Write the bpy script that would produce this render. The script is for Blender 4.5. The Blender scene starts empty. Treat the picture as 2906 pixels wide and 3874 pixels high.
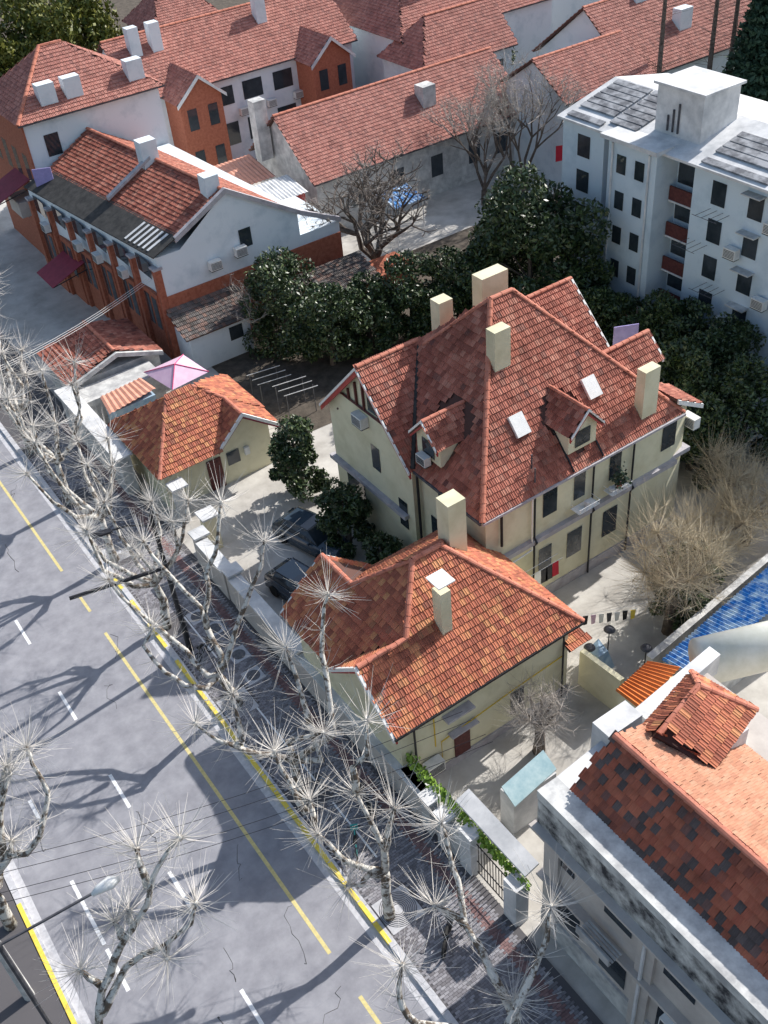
import bpy, math, random
import numpy as np
from mathutils import Matrix, Vector
random.seed(7); rng=np.random.default_rng(7)
S=bpy.context.scene; COL=S.collection; R=math.radians
# ---------- camera, sky, sun, exposure ----------
cd=bpy.data.cameras.new('camera'); cam=bpy.data.objects.new('camera',cd); COL.objects.link(cam); S.camera=cam
cd.sensor_fit='HORIZONTAL'; cd.sensor_width=36; cd.lens=48.85; cd.clip_end=2000
pi_,ro,ya=R(40.07),R(-6.02),R(58.76)
fw=Vector((math.cos(ya)*math.cos(pi_),math.sin(ya)*math.cos(pi_),-math.sin(pi_)))
rt=Vector((math.sin(ya),-math.cos(ya),0)); up=rt.cross(fw)
r2=math.cos(ro)*rt+math.sin(ro)*up; u2=-math.sin(ro)*rt+math.cos(ro)*up
cam.matrix_world=Matrix(((r2.x,u2.x,-fw.x,0),(r2.y,u2.y,-fw.y,0),(r2.z,u2.z,-fw.z,37.),(0,0,0,1)))
w=bpy.data.worlds.new('World'); S.world=w; w.use_nodes=True; nt=w.node_tree
sk=nt.nodes.new('ShaderNodeTexSky'); sk.sky_type='NISHITA'; sk.sun_disc=False; sk.sun_elevation=R(38); sk.sun_rotation=R(84); sk.air_density=1.3; sk.dust_density=2.0
nt.links.new(sk.outputs[0],nt.nodes['Background'].inputs[0]); nt.nodes['Background'].inputs[1].default_value=0.13
sl=bpy.data.lights.new('sun','SUN'); sl.energy=4.8; sl.angle=R(.55); sl.color=(1,.96,.91); so=bpy.data.objects.new('sun',sl); COL.objects.link(so)
so.rotation_euler=Vector((-.783,-.081,-.616)).to_track_quat('-Z','Y').to_euler()
S.view_settings.view_transform='Standard'; S.view_settings.look='None'; S.view_settings.exposure=0.36; S.view_settings.gamma=1
# ---------- materials ----------
def mat(name,c1,c2=None,scale=3,rough=.8,bump=0.,detail=6,spec=.3,metal=0,rndcol=None,thr=(.35,.65),c3=None,bscale=None):
    m=bpy.data.materials.new(name); m.use_nodes=True; t=m.node_tree; b=t.nodes['Principled BSDF']
    b.inputs['Roughness'].default_value=rough; b.inputs['Specular IOR Level'].default_value=spec; b.inputs['Metallic'].default_value=metal
    g=t.nodes.new('ShaderNodeNewGeometry'); n=t.nodes.new('ShaderNodeTexNoise'); n.inputs['Scale'].default_value=scale; n.inputs['Detail'].default_value=detail; n.inputs['Roughness'].default_value=.65
    t.links.new(g.outputs['Position'],n.inputs['Vector'])
    rp=t.nodes.new('ShaderNodeValToRGB'); rp.color_ramp.elements[0].position=thr[0]; rp.color_ramp.elements[1].position=thr[1]
    rp.color_ramp.elements[0].color=(*c1,1); rp.color_ramp.elements[1].color=(*(c2 or c1),1)
    t.links.new(n.outputs[0],rp.inputs[0]); col=rp.outputs[0]
    if rndcol:
        a=t.nodes.new('ShaderNodeAttribute'); a.attribute_name='rnd'; oi=t.nodes.new('ShaderNodeObjectInfo')
        ad=t.nodes.new('ShaderNodeMath'); ad.operation='ADD'; fr=t.nodes.new('ShaderNodeMath'); fr.operation='FRACT'
        t.links.new(a.outputs['Fac'],ad.inputs[0]); t.links.new(oi.outputs['Random'],ad.inputs[1]); t.links.new(ad.outputs[0],fr.inputs[0])
        r=t.nodes.new('ShaderNodeValToRGB'); r.color_ramp.interpolation='LINEAR'
        els=r.color_ramp.elements
        while len(els)<len(rndcol): els.new(.5)
        for i,(p,c) in enumerate(rndcol): els[i].position=p; els[i].color=(*c,1)
        t.links.new(fr.outputs[0],r.inputs[0])
        mx=t.nodes.new('ShaderNodeMix'); mx.data_type='RGBA'; mx.blend_type='MULTIPLY'; mx.inputs[0].default_value=1
        t.links.new(r.outputs[0],mx.inputs[6]); t.links.new(col,mx.inputs[7]); col=mx.outputs[2]
    t.links.new(col,b.inputs['Base Color'])
    if bump:
        n2=t.nodes.new('ShaderNodeTexNoise'); n2.inputs['Scale'].default_value=bscale or scale*6; n2.inputs['Detail'].default_value=4; t.links.new(g.outputs['Position'],n2.inputs['Vector'])
        bp=t.nodes.new('ShaderNodeBump'); bp.inputs['Strength'].default_value=bump; bp.inputs['Distance'].default_value=.03
        t.links.new(n2.outputs[0],bp.inputs['Height']); t.links.new(bp.outputs[0],b.inputs['Normal'])
    return m
W1=(1,1,1)
def tilemat(n,cols,dirt=(.55,.5,.48)): return mat(n,dirt,W1,.9,.75,.25,rndcol=cols,thr=(.3,.6),bscale=14)
MT=dict(
 tileA=tilemat('tile_red',[(0,(.26,.085,.06)),(.3,(.38,.125,.085)),(.65,(.45,.16,.11)),(.9,(.50,.22,.155)),(1,(.16,.06,.05))]),
 tileB=tilemat('tile_orange',[(0,(.28,.09,.055)),(.35,(.43,.135,.08)),(.7,(.51,.18,.095)),(.93,(.56,.26,.12)),(1,(.25,.09,.06))],(.75,.7,.68)),
 tileF=tilemat('tile_pink',[(0,(.36,.15,.12)),(.4,(.46,.19,.15)),(.8,(.52,.24,.19)),(1,(.30,.13,.11))],(.72,.7,.7)),
 tileD=tilemat('tile_mottled',[(0,(.10,.075,.07)),(.26,(.15,.11,.10)),(.36,(.40,.11,.065)),(.75,(.48,.15,.085)),(1,(.28,.09,.06))],(.6,.58,.56)),
 tileL=tilemat('tile_sunlit_orange',[(0,(.46,.22,.14)),(.5,(.55,.27,.17)),(1,(.50,.30,.20))],(.8,.78,.75)),  # stucco building's sun-facing slope: sunlight put into the colour as paler tiles
 tileK=tilemat('tile_grey',[(0,(.10,.095,.09)),(.5,(.17,.15,.14)),(1,(.24,.15,.12))]),
 ridge=mat('ridge_clay',(.42,.14,.09),(.56,.22,.15),2,.75,.2),deck=mat('roof_underlay',(.10,.05,.04)),
 cream=mat('cream_plaster',(.56,.52,.35),(.69,.65,.47),.7,.85,.15,thr=(.3,.55)),stone=mat('grey_stone',(.33,.31,.33),(.47,.45,.47),2,.85,.3),
 white=mat('white_plaster',(.52,.60,.65),(.68,.74,.78),.6,.8,.15,thr=(.3,.5)),apt=mat('apartment_plaster',(.42,.52,.60),(.58,.67,.74),.5,.85,.15,thr=(.28,.5)),
 brick=mat('red_brick',(.28,.085,.05),(.42,.15,.09),5,.85,.4),wood=mat('dark_red_wood',(.07,.02,.02),(.13,.04,.035),6,.6),
 redp=mat('red_paint',(.36,.05,.05),(.42,.07,.06),3,.5),whitep=mat('white_paint',(.72,.72,.7),(.82,.82,.8),4,.5),
 black=mat('black_metal',(.015,.015,.018),(.03,.03,.035),5,.45),dgrey=mat('dark_lead',(.05,.05,.06),(.11,.11,.12),4,.6),
 glass=mat('window_glass',(.02,.028,.035),(.04,.05,.06),1,.06,spec=.7),skyglass=mat('skylight_glass',(.25,.38,.42),(.38,.5,.52),2,.12,spec=.6),
 asphalt=mat('asphalt',(.23,.23,.255),(.32,.32,.345),1.1,.9,.5,bscale=60),conc=mat('concrete_yard',(.36,.34,.31),(.56,.54,.50),.45,.9,.25),
 pave=mat('paver_bed',(.10,.095,.10)),paver=mat('paver',(.75,.75,.75),W1,8,.85,.2,rndcol=[(0,(.17,.16,.17)),(.5,(.27,.26,.28)),(1,(.36,.35,.37))]),
 paver2=mat('red_paver',(.75,.75,.75),W1,8,.85,.2,rndcol=[(0,(.20,.12,.12)),(1,(.32,.20,.19))]),
 kerb=mat('kerb_granite',(.42,.42,.44),(.55,.55,.57),5,.8,.2),yel=mat('yellow_paint',(.72,.50,.06),(.80,.62,.10),9,.7,thr=(.3,.5)),yell=mat('worn_yellow_line',(.52,.44,.20),(.68,.58,.26),7,.8),linew=mat('white_line',(.66,.67,.68),(.80,.80,.80),9,.7,thr=(.3,.5)),
 iron=mat('cast_iron',(.09,.09,.10),(.17,.165,.17),8,.6,.3),soil=mat('soil',(.06,.05,.04),(.12,.10,.08),1.5,.95,.5),
 bark=mat('plane_bark',(.13,.10,.075),(.62,.60,.55),3.2,.85,.35,thr=(.44,.54)),twig=mat('pale_twig',(.50,.47,.43),(.70,.67,.63),2,.8),barkd=mat('dark_bark',(.07,.055,.045),(.17,.14,.12),5,.9,.5),twigd=mat('grey_twig',(.28,.25,.22),(.46,.42,.38),1,.85),twigy=mat('straw_twig',(.34,.28,.19),(.52,.45,.32),1,.85),
 leaf=mat('dark_leaf',(.7,.7,.7),W1,1,.42,rndcol=[(0,(.022,.042,.018)),(.6,(.05,.085,.03)),(1,(.10,.14,.045))],spec=.5),leafy=mat('yellow_green_leaf',(.7,.7,.7),W1,1,.5,rndcol=[(0,(.06,.09,.02)),(1,(.22,.22,.04))]),pine=mat('pine_needle',(.02,.05,.03),(.05,.09,.05),2,.6),ivy=mat('bright_leaf',(.12,.22,.03),(.25,.38,.06),2,.5),
 blue=mat('blue_corrugated_paint',(.03,.20,.52),(.50,.62,.72),2.2,.5,thr=(.42,.62)),orange=mat('orange_corrugated_paint',(.52,.14,.03),(.62,.19,.05),2,.5),salmon=mat('salmon_sheet',(.55,.25,.17),(.66,.33,.24),2,.6),
 asbest=mat('weathered_grey_sheet',(.34,.34,.34),(.62,.62,.6),1.5,.8,.2),felt=mat('black_roofing_felt',(.025,.025,.025),(.06,.058,.055),2,.8,.2),conw=mat('bleached_roof',(.46,.47,.48),(.72,.72,.72),.8,.8,.1),slab=mat('grey_roof_slab',(.13,.135,.15),(.36,.37,.39),1.2,.8,.2,thr=(.42,.6)),
 pink=mat('pink_canvas',(.62,.42,.55),(.70,.50,.62),2,.6),magenta=mat('magenta_trim',(.65,.08,.2)),maroon=mat('maroon_canvas',(.20,.02,.045),(.27,.03,.06),2,.6),
 car=mat('slate_blue_car_paint',(.035,.055,.08),(.045,.065,.09),1,.15,spec=.8),rubber=mat('rubber',(.02,.02,.02)),ac=mat('ac_casing',(.62,.62,.6),(.75,.75,.72),4,.5),
 violet=mat('violet_cloth',(.30,.26,.50),(.38,.33,.6),3,.9),tarp=mat('blue_tarp',(.25,.38,.52),(.40,.52,.62),3,.6),teal=mat('teal_paint',(.05,.35,.33)),fibre=mat('cream_fibreglass',(.62,.62,.52),(.76,.76,.68),1,.35),grime=mat('stained_cornice',(.04,.04,.045),(.60,.60,.58),1.4,.85,.3,thr=(.36,.66)),beige=mat('beige_render',(.44,.40,.37),(.55,.51,.47),1,.85,.15),redc=mat('red_cloth',(.45,.02,.04)),yelpipe=mat('yellow_gas_pipe',(.62,.42,.03)))
# ---------- mesh helpers ----------
class MB:
    def __init__(s): s.v=[]; s.f=[]
    def add(s,v,f): o=len(s.v); s.v+= [tuple(p) for p in v]; s.f+=[tuple(i+o for i in q) for q in f]; return s
    def box(s,x0,x1,y0,y1,z0,z1):
        return s.add([(x0,y0,z0),(x1,y0,z0),(x1,y1,z0),(x0,y1,z0),(x0,y0,z1),(x1,y0,z1),(x1,y1,z1),(x0,y1,z1)],[(0,3,2,1),(4,5,6,7),(0,1,5,4),(1,2,6,5),(2,3,7,6),(3,0,4,7)])
    def prism(s,pts,z0,z1):
        n=len(pts); v=[(p[0],p[1],z0) for p in pts]+[(p[0],p[1],z1) for p in pts]
        return s.add(v,[tuple(range(n-1,-1,-1)),tuple(range(n,2*n))]+[(i,(i+1)%n,n+(i+1)%n,n+i) for i in range(n)])
    def slabp(s,pts,d):  # thick polygon, d = offset vector
        n=len(pts); d=Vector(d); v=[tuple(Vector(p)) for p in pts]+[tuple(Vector(p)+d) for p in pts]
        return s.add(v,[tuple(range(n)),tuple(range(2*n-1,n-1,-1))]+[(i,n+i,n+(i+1)%n,(i+1)%n) for i in range(n)])
    def tube(s,pts,rad,k=6):
        pts=[Vector(p) for p in pts]; n=len(pts); rad=rad if hasattr(rad,'__len__') else [rad]*n; o=len(s.v)
        for i,p in enumerate(pts):
            d=(pts[min(i+1,n-1)]-pts[max(i-1,0)]).normalized(); a=d.orthogonal().normalized() if abs(d.z)>.95 else d.cross(Vector((0,0,1))).normalized(); b=d.cross(a)
            for j in range(k): t=2*math.pi*j/k; s.v.append(tuple(p+rad[i]*(math.cos(t)*a+math.sin(t)*b)))
        for i in range(n-1):
            for j in range(k): s.f.append((o+i*k+j,o+i*k+(j+1)%k,o+(i+1)*k+(j+1)%k,o+(i+1)*k+j))
        s.f.append(tuple(o+j for j in range(k-1,-1,-1))); s.f.append(tuple(o+(n-1)*k+j for j in range(k))); return s
    def build(s,name,m,parent=None,smooth=False):
        me=bpy.data.meshes.new(name); me.from_pydata(s.v,[],s.f); me.materials.append(MT[m]); me.validate()
        if smooth: me.polygons.foreach_set('use_smooth',[True]*len(me.polygons))
        o=bpy.data.objects.new(name,me); COL.objects.link(o); par(o,parent); return o
def par(o,p):
    if p is None: return
    o.parent=p; L=Vector((0,0,0)); q=p
    while q: L+=q.location; q=q.parent
    o.matrix_parent_inverse=Matrix.Translation(-L)
def tag(o,label,cat=None,group=None,kind=None):
    if label: o['label']=label
    if cat: o['category']=cat
    if group: o['group']=group
    if kind: o['kind']=kind
    return o
def thing(name,label,cat,loc=(0,0,0),group=None):
    o=bpy.data.objects.new(name,None); o.location=loc; o.empty_display_size=.2; COL.objects.link(o); return tag(o,label,cat,group)
def struct(o): o['kind']='structure'; return o
def B(name,m,parent,*a): return MB().box(*a).build(name,m,parent)
# tile template
TW,EX=.245,.31
px=[0,.06,.10,.14,.20,.245]; pz=[.03,.008,.03,.008,.008,.03]
tv=[(x,-.03,z+.055) for x,z in zip(px,pz)]+[(x,EX+.04,z) for x,z in zip(px,pz)]+[(x,-.03,z-.005) for x,z in zip(px,pz)]
tf=[(i,i+1,7+i,6+i) for i in range(5)]+[(12+i,13+i,1+i,i) for i in range(5)]
TV=np.array(tv); TILEMESH={}
def tilemesh(m):
    if m not in TILEMESH:
        me=bpy.data.meshes.new('tile'); me.from_pydata(tv,[],tf); me.materials.append(MT[m]); TILEMESH[m]=me
    return TILEMESH[m]
def inside(p,poly):
    c=False; n=len(poly)
    for i in range(n):
        a,b=poly[i],poly[i-1]
        if (a[1]>p[1])!=(b[1]>p[1]) and p[0]<(b[0]-a[0])*(p[1]-a[1])/(b[1]-a[1])+a[0]: c=not c
    return c
def roofset(root,slopes,m,singles=300,sc=1.0,part='roof',holes=()):
    """each slope: polygon, first edge is the eave. tiles laid row by row"""
    mats=[]; deck=MB()
    for poly in slopes:
        P=[Vector(p) for p in poly]; u=(P[1]-P[0]).normalized(); n=u.cross(P[2]-P[0]).normalized()
        if n.z<0: n=-n
        v=n.cross(u).normalized()
        if v.z<0: u=-u; v=-v
        deck.slabp([p for p in P],-.10*n)
        q=[((p-P[0]).dot(u),(p-P[0]).dot(v)) for p in P]; a0,a1=min(t[0] for t in q),max(t[0] for t in q); b0,b1=min(t[1] for t in q),max(t[1] for t in q)
        b=b0; row=0
        while b<b1:
            a=a0-(row%2)*TW*sc*.5
            while a<a1:
                c=(a+TW*sc/2,b+EX*sc/2)
                if inside(c,q):
                    W=P[0]+c[0]*u+c[1]*v
                    if not any((W-Vector(h[:3])).length<h[3] for h in holes):
                        o=P[0]+(a+random.uniform(-.012,.012))*u+(b+random.uniform(-.015,.015))*v+(.012+random.uniform(0,.012))*n
                        mats.append((u*sc,v*sc,n*sc,o))
                a+=TW*sc
            b+=EX*sc; row+=1
    dk=deck.build(part+'_deck' if part!='roof' else 'roof','deck',root)
    C=Vector((0,0,37)); mats.sort(key=lambda t:(t[3]-C).length); k=min(singles,len(mats))
    me=tilemesh(m)
    for (u,v,n,o) in mats[:k]:
        ob=bpy.data.objects.new('tile',me); COL.objects.link(ob); par(ob,dk) if False else None
        ob.parent=root; L=root.location
        ob.matrix_basis=Matrix(((u.x,v.x,n.x,o.x-L.x),(u.y,v.y,n.y,o.y-L.y),(u.z,v.z,n.z,o.z-L.z),(0,0,0,1)))
    rest=mats[k:]
    if rest:
        A=np.array([[t[0],t[1],t[2]] for t in rest]); O=np.array([t[3] for t in rest])
        V=(np.einsum('pk,nkc->npc',TV,A)+O[:,None,:]).reshape(-1,3); K=len(TV)
        F=(np.array(tf)[None]+np.arange(len(rest))[:,None,None]*K).reshape(-1,4)
        me2=bpy.data.meshes.new('tiles'); me2.from_pydata(V.tolist(),[],F.tolist()); me2.materials.append(MT[m])
        at=me2.attributes.new('rnd','FLOAT','POINT'); at.data.foreach_set('value',np.repeat(rng.random(len(rest)),K).astype(np.float32))
        o=bpy.data.objects.new('tiles',me2); COL.objects.link(o); par(o,root); o['kind']='stuff'
def ridge(root,*pts,r=.11,m='ridge',step=.42):
    for a,b in zip(pts,pts[1:]):
        a,b=Vector(a),Vector(b); d=b-a; n=max(1,int(d.length/step)); d/=n; 
        for i in range(n):
            p=a+d*i; s=MB(); x=d.normalized(); y=Vector((0,0,1)).cross(x).normalized(); z=x.cross(y); vs=[]
            for t,rr in ((0,r*1.15),(1,r)):
                for j in range(6): an=math.pi*j/5; vs.append(p+d*(t*1.06)+rr*(math.cos(an)*y*1.1+math.sin(an)*z*.9)+z*.02)
            s.add(vs,[(j,j+1,7+j,6+j) for j in range(5)]+[(5,4,3,2,1,0)]).build('ridge_tile',m,root)
def board(root,a,b,m='whitep',w=.06,h=.22,name='bargeboard'):
    a,b=Vector(a),Vector(b); d=(b-a).normalized(); y=Vector((0,0,1)).cross(d).normalized()*w; z=Vector((0,0,h))
    MB().slabp([a-y,b-y,b-y-z,a-y-z],2*y).build(name,m,root)
def window(root,nrm,p,u0,u1,z0,z1,shut=False,fr='wood',sill='stone',bars=2,name='window',glass='glass'):
    """nrm '-Y': plane y=p, u = x; '-X': plane x=p, u = y"""
    def bx(mb,a,b,d0,d1,c,e):
        return mb.box(a,b,p-d1,p-d0,c,e) if nrm=='-Y' else mb.box(p-d1,p-d0,a,b,c,e)
    wn=bx(MB(),u0,u1,.004,.012,z0,z1).build(name,glass,root); f=MB(); t=.06
    for a,b,c,e in ((u0-t,u0,z0-t,z1+t),(u1,u1+t,z0-t,z1+t),(u0,u1,z1,z1+t),(u0,u1,z0-t,z0)): bx(f,a,b,.0,.07,c,e)
    for i in range(1,bars+1): x=u0+(u1-u0)*i/(bars+1); bx(f,x-.02,x+.02,.012,.04,z0,z1)
    for i in (1,2): z=z0+(z1-z0)*i/3; bx(f,u0,u1,.012,.034,z-.015,z+.015)
    f.build('frame',fr,wn)
    if sill: bx(MB(),u0-.15,u1+.15,0,.22,z0-.17,z0-.065).build('sill',sill,wn)
    if shut:
        for u in (u0-.05,u1+.05): bx(MB(),u-.025,u+.025,.07,.07+.42,z0,z1).build('shutter','wood',wn)
def chimney(root,x0,x1,y0,y1,z0,z1,m='cream',pots=0,cap='stone'):
    c=MB().box(x0,x1,y0,y1,z0,z1-.5).build('chimney',m,root); MB().box(x0-.09,x1+.09,y0-.09,y1+.09,z1-.5,z1-.4).box(x0,x1,y0,y1,z1-.4,z1-.05).box(x0-.04,x1+.04,y0-.04,y1+.04,z1-.05,z1).build('cap',m if not pots else cap,c)
    MB().box(x0-.14,x1+.14,y0-.2,y0-.0,z0+.35,z0+.41).build('flashing','dgrey',c)
    for i in range(pots): 
        t=(i+.5)/pots; x,y=((x0+(x1-x0)*t),(y0+y1)/2) if x1-x0>=y1-y0 else ((x0+x1)/2,y0+(y1-y0)*t)
        MB().tube([(x,y,z1-.02),(x,y,z1+.4)],[.13,.1],8).build('pot',cap if m=='cream' else 'conw',c)
def acunit(lab,x,y,z,nrm='-X',s=1.,grp='air conditioners on walls'):
    r=thing('air_conditioner',lab,'air conditioner',(x,y,z),grp); a,b=(.45,.85) if nrm=='-X' else (.85,.45); a*=s;b*=s
    B('casing','ac',r,x-a/2,x+a/2,y-b/2,y+b/2,z,z+.6*s); g=MB()
    for i in range(6):
        zz=z+.08*s+i*.08*s
        if nrm=='-X': g.box(x-a/2-.02,x-a/2+.005,y-b/2+.05,y+b/2-.05,zz,zz+.03)
        else: g.box(x-a/2+.05,x+a/2-.05,y-b/2-.02,y-b/2+.005,zz,zz+.03)
    g.build('grille','dgrey',r); MB().box(x-a/2,x+a/2,y-b/2,y+b/2,z-.05,z-.01).build('bracket','black',r); return r
def pipe(root,pts,r=.05,m='black',name='downpipe'): return MB().tube(pts,r,6).build(name,m,root)
# ---------- setting ----------
struct(MB().add([(-400,-200,-.03),(600,-200,-.03),(600,900,-.03),(-400,900,-.03)],[(0,1,2,3)]).build('ground','soil'))
road=struct(MB().box(-1.65,8.5,-30,260,-.2,0).build('road','asphalt'))
yard=struct(MB().box(12.9,60,8,100,-.1,.004).build('courtyard','conc'))
struct(MB().box(8.95,12.9,-30,260,-.1,.09).build('pavement','pave')); struct(MB().box(-8,-2.05,-30,260,-.1,.1).build('far_pavement','pave'))
gd=struct(MB().add([(22.6,46.8,.02),(36,46.2,.02),(60,30,.02),(60,62,.02),(22.6,62,.02)],[(0,1,2,3,4)]).build('garden_soil','soil'))
k=MB(); k2=MB()
for i in range(0,150): y=-20+i; k.box(8.68,8.95,y,y+.985,-.05,.13); k2.box(-2.02,-1.75,y,y+.985,-.05,.13)
struct(k.build('kerb','kerb')); struct(k2.build('far_kerb','kerb'))
struct(MB().box(8.3,8.68,-20,130,-.05,.006).build('gutter','kerb')); struct(MB().box(-1.75,-1.45,-20,130,-.05,.006).build('far_gutter','kerb'))
ky=MB()
for i in range(24): y=17.2+i*1.05; (ky.box(8.66,8.83,y,y+1.0,-.03,.134) if random.random()<.85 else 0)
ky.build('kerb_paint','yel',bpy.data.objects['kerb'])
kz=MB().box(-2.03,-1.86,12,27.4,-.03,.134).build('kerb_paint','yel',bpy.data.objects['far_kerb'])
for a,b in ((44.9,75),(41.0,42.4),(18.28,39.1),(4,16.3)): MB().box(6.69,6.84,a,b,.0,.004).build('lane_line','yell',road)
for a,b in ((46.9,48.8),(40.82,42.94),(34.78,36.91),(28.83,30.93),(23,25.04),(17,19.11),(11,13),(53,55),(59,61)): MB().box(3.38,3.53,a,b,0,.004).build('lane_dash','linew',road)
for a,b in ((30.6,31.9),(23.8,27.13),(21.6,23.58),(36,38)): MB().box(.05,.2,a,b,0,.004).build('lane_dash','linew',road)
for i,(x0,x1,y0,y1) in enumerate(((6.9,8.28,20.2,29.2),(2,6.6,47.5,49.5),(4.6,6.3,16.9,20.9))): MB().box(x0,x1,y0,y1,0,.003).build('asphalt_patch','dgrey' if i==9 else 'asphalt',road)
for q in range(16):
    x=random.uniform(-1,8); y=random.uniform(12,55); pts=[]
    for j in range(9): pts.append((x,y,.002)); x+=random.uniform(-.25,.35)*(1 if q%2 else .4); y+=random.uniform(-.1,.6)
    MB().tube(pts,[random.uniform(.006,.016) for _ in pts],4).build('crack','felt',road)
# pavers
PV=[]
y=6.
r_=0
while y<58:
    x=8.97+(r_%2)*.1
    while x<12.5: PV.append((x,y)); x+=.21
    y+=.108; r_+=1
PV.sort(key=lambda p:(p[0])**2+(p[1])**2); pav=bpy.data.objects['pavement']
bm=MB().box(0,.198,0,.096,-.05,.012); meP={}
for m in ('paver','paver2'):
    me=bpy.data.meshes.new('brick'); me.from_pydata(bm.v,[],bm.f); me.materials.append(MT[m]); meP[m]=me
PV=[p for p in PV if not (9.0<p[0]+.1<10.55 and abs((p[1]-18.1+3.2)%6.4-3.2)<.75)]
isred=lambda x:11.75<x<12.2
vis=sorted(PV,key=lambda p:p[1]); near=[p for p in vis if 13<p[1]<19][:300]; ns=set(near)
for p in near:
    o=bpy.data.objects.new('brick',meP['paver2' if isred(p[0]) else 'paver']); COL.objects.link(o); o.parent=pav; o.location=(p[0],p[1],.09+random.uniform(0,.006))
for m in ('paver','paver2'):
    rest=[p for p in PV if p not in ns and isred(p[0])==(m=='paver2')]; V=np.array(bm.v); A=np.array([(p[0],p[1],.09+random.uniform(0,.006)) for p in rest])
    VV=(V[None]+A[:,None]).reshape(-1,3); FF=(np.array(bm.f)[None]+np.arange(len(rest))[:,None,None]*8).reshape(-1,4)
    me=bpy.data.meshes.new('bricks'); me.from_pydata(VV.tolist(),[],FF.tolist()); me.materials.append(MT[m]); a=me.attributes.new('rnd','FLOAT','POINT'); a.data.foreach_set('value',np.repeat(rng.random(len(rest)),8).astype(np.float32))
    o=bpy.data.objects.new('bricks',me); COL.objects.link(o); o.parent=pav; o['kind']='stuff'
for a,b in ((20.4,23.6),(25,30),(33.9,37.4)): MB().box(10.33,10.41,a,b,.10,.112).build('parking_line','linew',pav)
for x,yy in ((11.2,31.8),(11.3,33.4),(11.2,35.7),(10.9,37.0)):
    mh=tag(MB().box(x-.45,x+.45,yy-.45,yy+.45,.1,.113).build('manhole_frame','kerb'),'round iron manhole cover in square frame on the pavement, at %.0f m along it'%yy if 0 else {31.8:'iron manhole cover nearest the paved tree grate',33.4:'iron manhole cover under the forked plane tree',35.7:'iron manhole cover beside the black lamp post',37.0:'farthest iron manhole cover of the pavement row'}[yy],'manhole','manhole covers on the pavement'); MB().tube([(x,yy,.105),(x,yy,.12)],.33,20).build('cover','iron',mh)
def grate(y,lab):
    g=thing('tree_grate',lab,'tree grate',(9.75,y,.1),'tree grates along the kerb'); B('plate','kerb',g,9.02,10.5,y-.74,y+.74,.095,.112)
    for rr in np.arange(.22,.72,.07): MB().tube([(9.75+rr*math.cos(t),y+rr*math.sin(t),.115) for t in np.linspace(0,2*math.pi,25)],.016,4).build('ring','iron',g)
grate(18.1,'square tree grate around the nearest whole trunk on the right kerb'); grate(30.75,'tree grate below the forked plane tree by the manhole covers'); grate(44.2,'tree grate beside the road far past the black lamp post')
# ---------- house A ----------
A=thing('villa','large cream villa with steep red tiled roof, dormers and half timbered gable','house',(27.5,32,0))
MB().prism([(21.55,27.1),(33.3,27.1),(34.6,27.5),(34.6,38.2),(21.55,38.2)],0,7.25).build('wall','cream',A)
MB().box(21.2,23,32.1,39.2,0,7.25).add([(21.2,32.1,7.25),(21.2,39.2,7.25),(21.2,35.65,10.85),(23.2,32.1,7.25),(23.2,39.2,7.25),(23.2,35.65,10.85)],[(0,2,1),(3,4,5),(0,3,5,2),(1,2,5,4)]).build('gable_wall','cream',A)
B('plinth','stone',A,21.5,33.4,27.04,27.3,0,.7)
for b in ((21.5,33.6,26.85,27.2,4.15,4.4),(20.92,21.3,32.6,39.4,3.72,3.95),(33.2,34.9,27.2,27.7,4.15,4.4)): B('string_course','stone',A,*b)
e=7.3; F=(21.14,26.8,e); Rr=(33.6,26.85,e); a1=(26.5,32.6,13.75); a2=(27.75,32.6,13.75); BL=(21.14,38.4,e); BR=(33.6,38.4,e)
h=[(23.2,31.07,9.3,1.25),(22.2,31.07,8.8,1.1),(27.29,28.4,9.3,1.2),(27.29,27.3,8.6,.75)]
roofset(A,[[F,Rr,a2,a1],[(21.14,31.8,e),F,a1,(24.35,35.5,11.13),],[(24.35,35.5,11.13),a1,(23.5,36.3,10.1)],[BR,Rr,a2],[BR,BL,a1,a2],
 [(20.85,31.75,e-.05),(21.1,31.75,e-.05),(24.5,35.5,11.2),(20.85,35.5,11.2)],[(20.85,39.4,e-.15),(23.6,39.4,e-.15),(24.5,35.5,11.2),(20.85,35.5,11.2)],
 [(30,32.4,8.2),(34,32.4,8.2),(34,35.3,10.95),(30,35.3,10.95)],[(30,38.2,8.2),(34,38.2,8.2),(34,35.3,10.95),(30,35.3,10.95)],
 [(31.5,29.3,8.7),(34.6,29.3,8.7),(34.6,30.4,9.75),(31.5,30.4,9.75)],[(31.5,31.5,8.7),(34.6,31.5,8.7),(34.6,30.4,9.75),(31.5,30.4,9.75)],[(35.1,27.0,7.0),(35.1,29.2,7.0),(33.2,29.2,8.1),(33.2,27.0,8.1)]],'tileA',holes=h)
ridge(A,F,a1,a2,Rr); ridge(A,a1,(24.4,35.0,11.2)); ridge(A,(20.85,35.5,11.22),(24.5,35.5,11.22)); ridge(A,(29.8,35.3,11),(34,35.3,11)); ridge(A,(30.6,30.4,9.8),(34.6,30.4,9.8))
MB().tube([(21.05,31.75,7.38),(22.8,33.7,9.35),(24.5,35.5,11.25)],.13,6).build('valley_flashing','felt',A)
for y,z in ((31.7,e-.1),(39.45,e-.2)):
    board(A,(20.78,y,z+.12),(20.78,35.5,11.25),'whitep',.04,.16); board(A,(20.86,y,z),(20.86,35.5,11.08),'redp',.05,.3)
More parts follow.
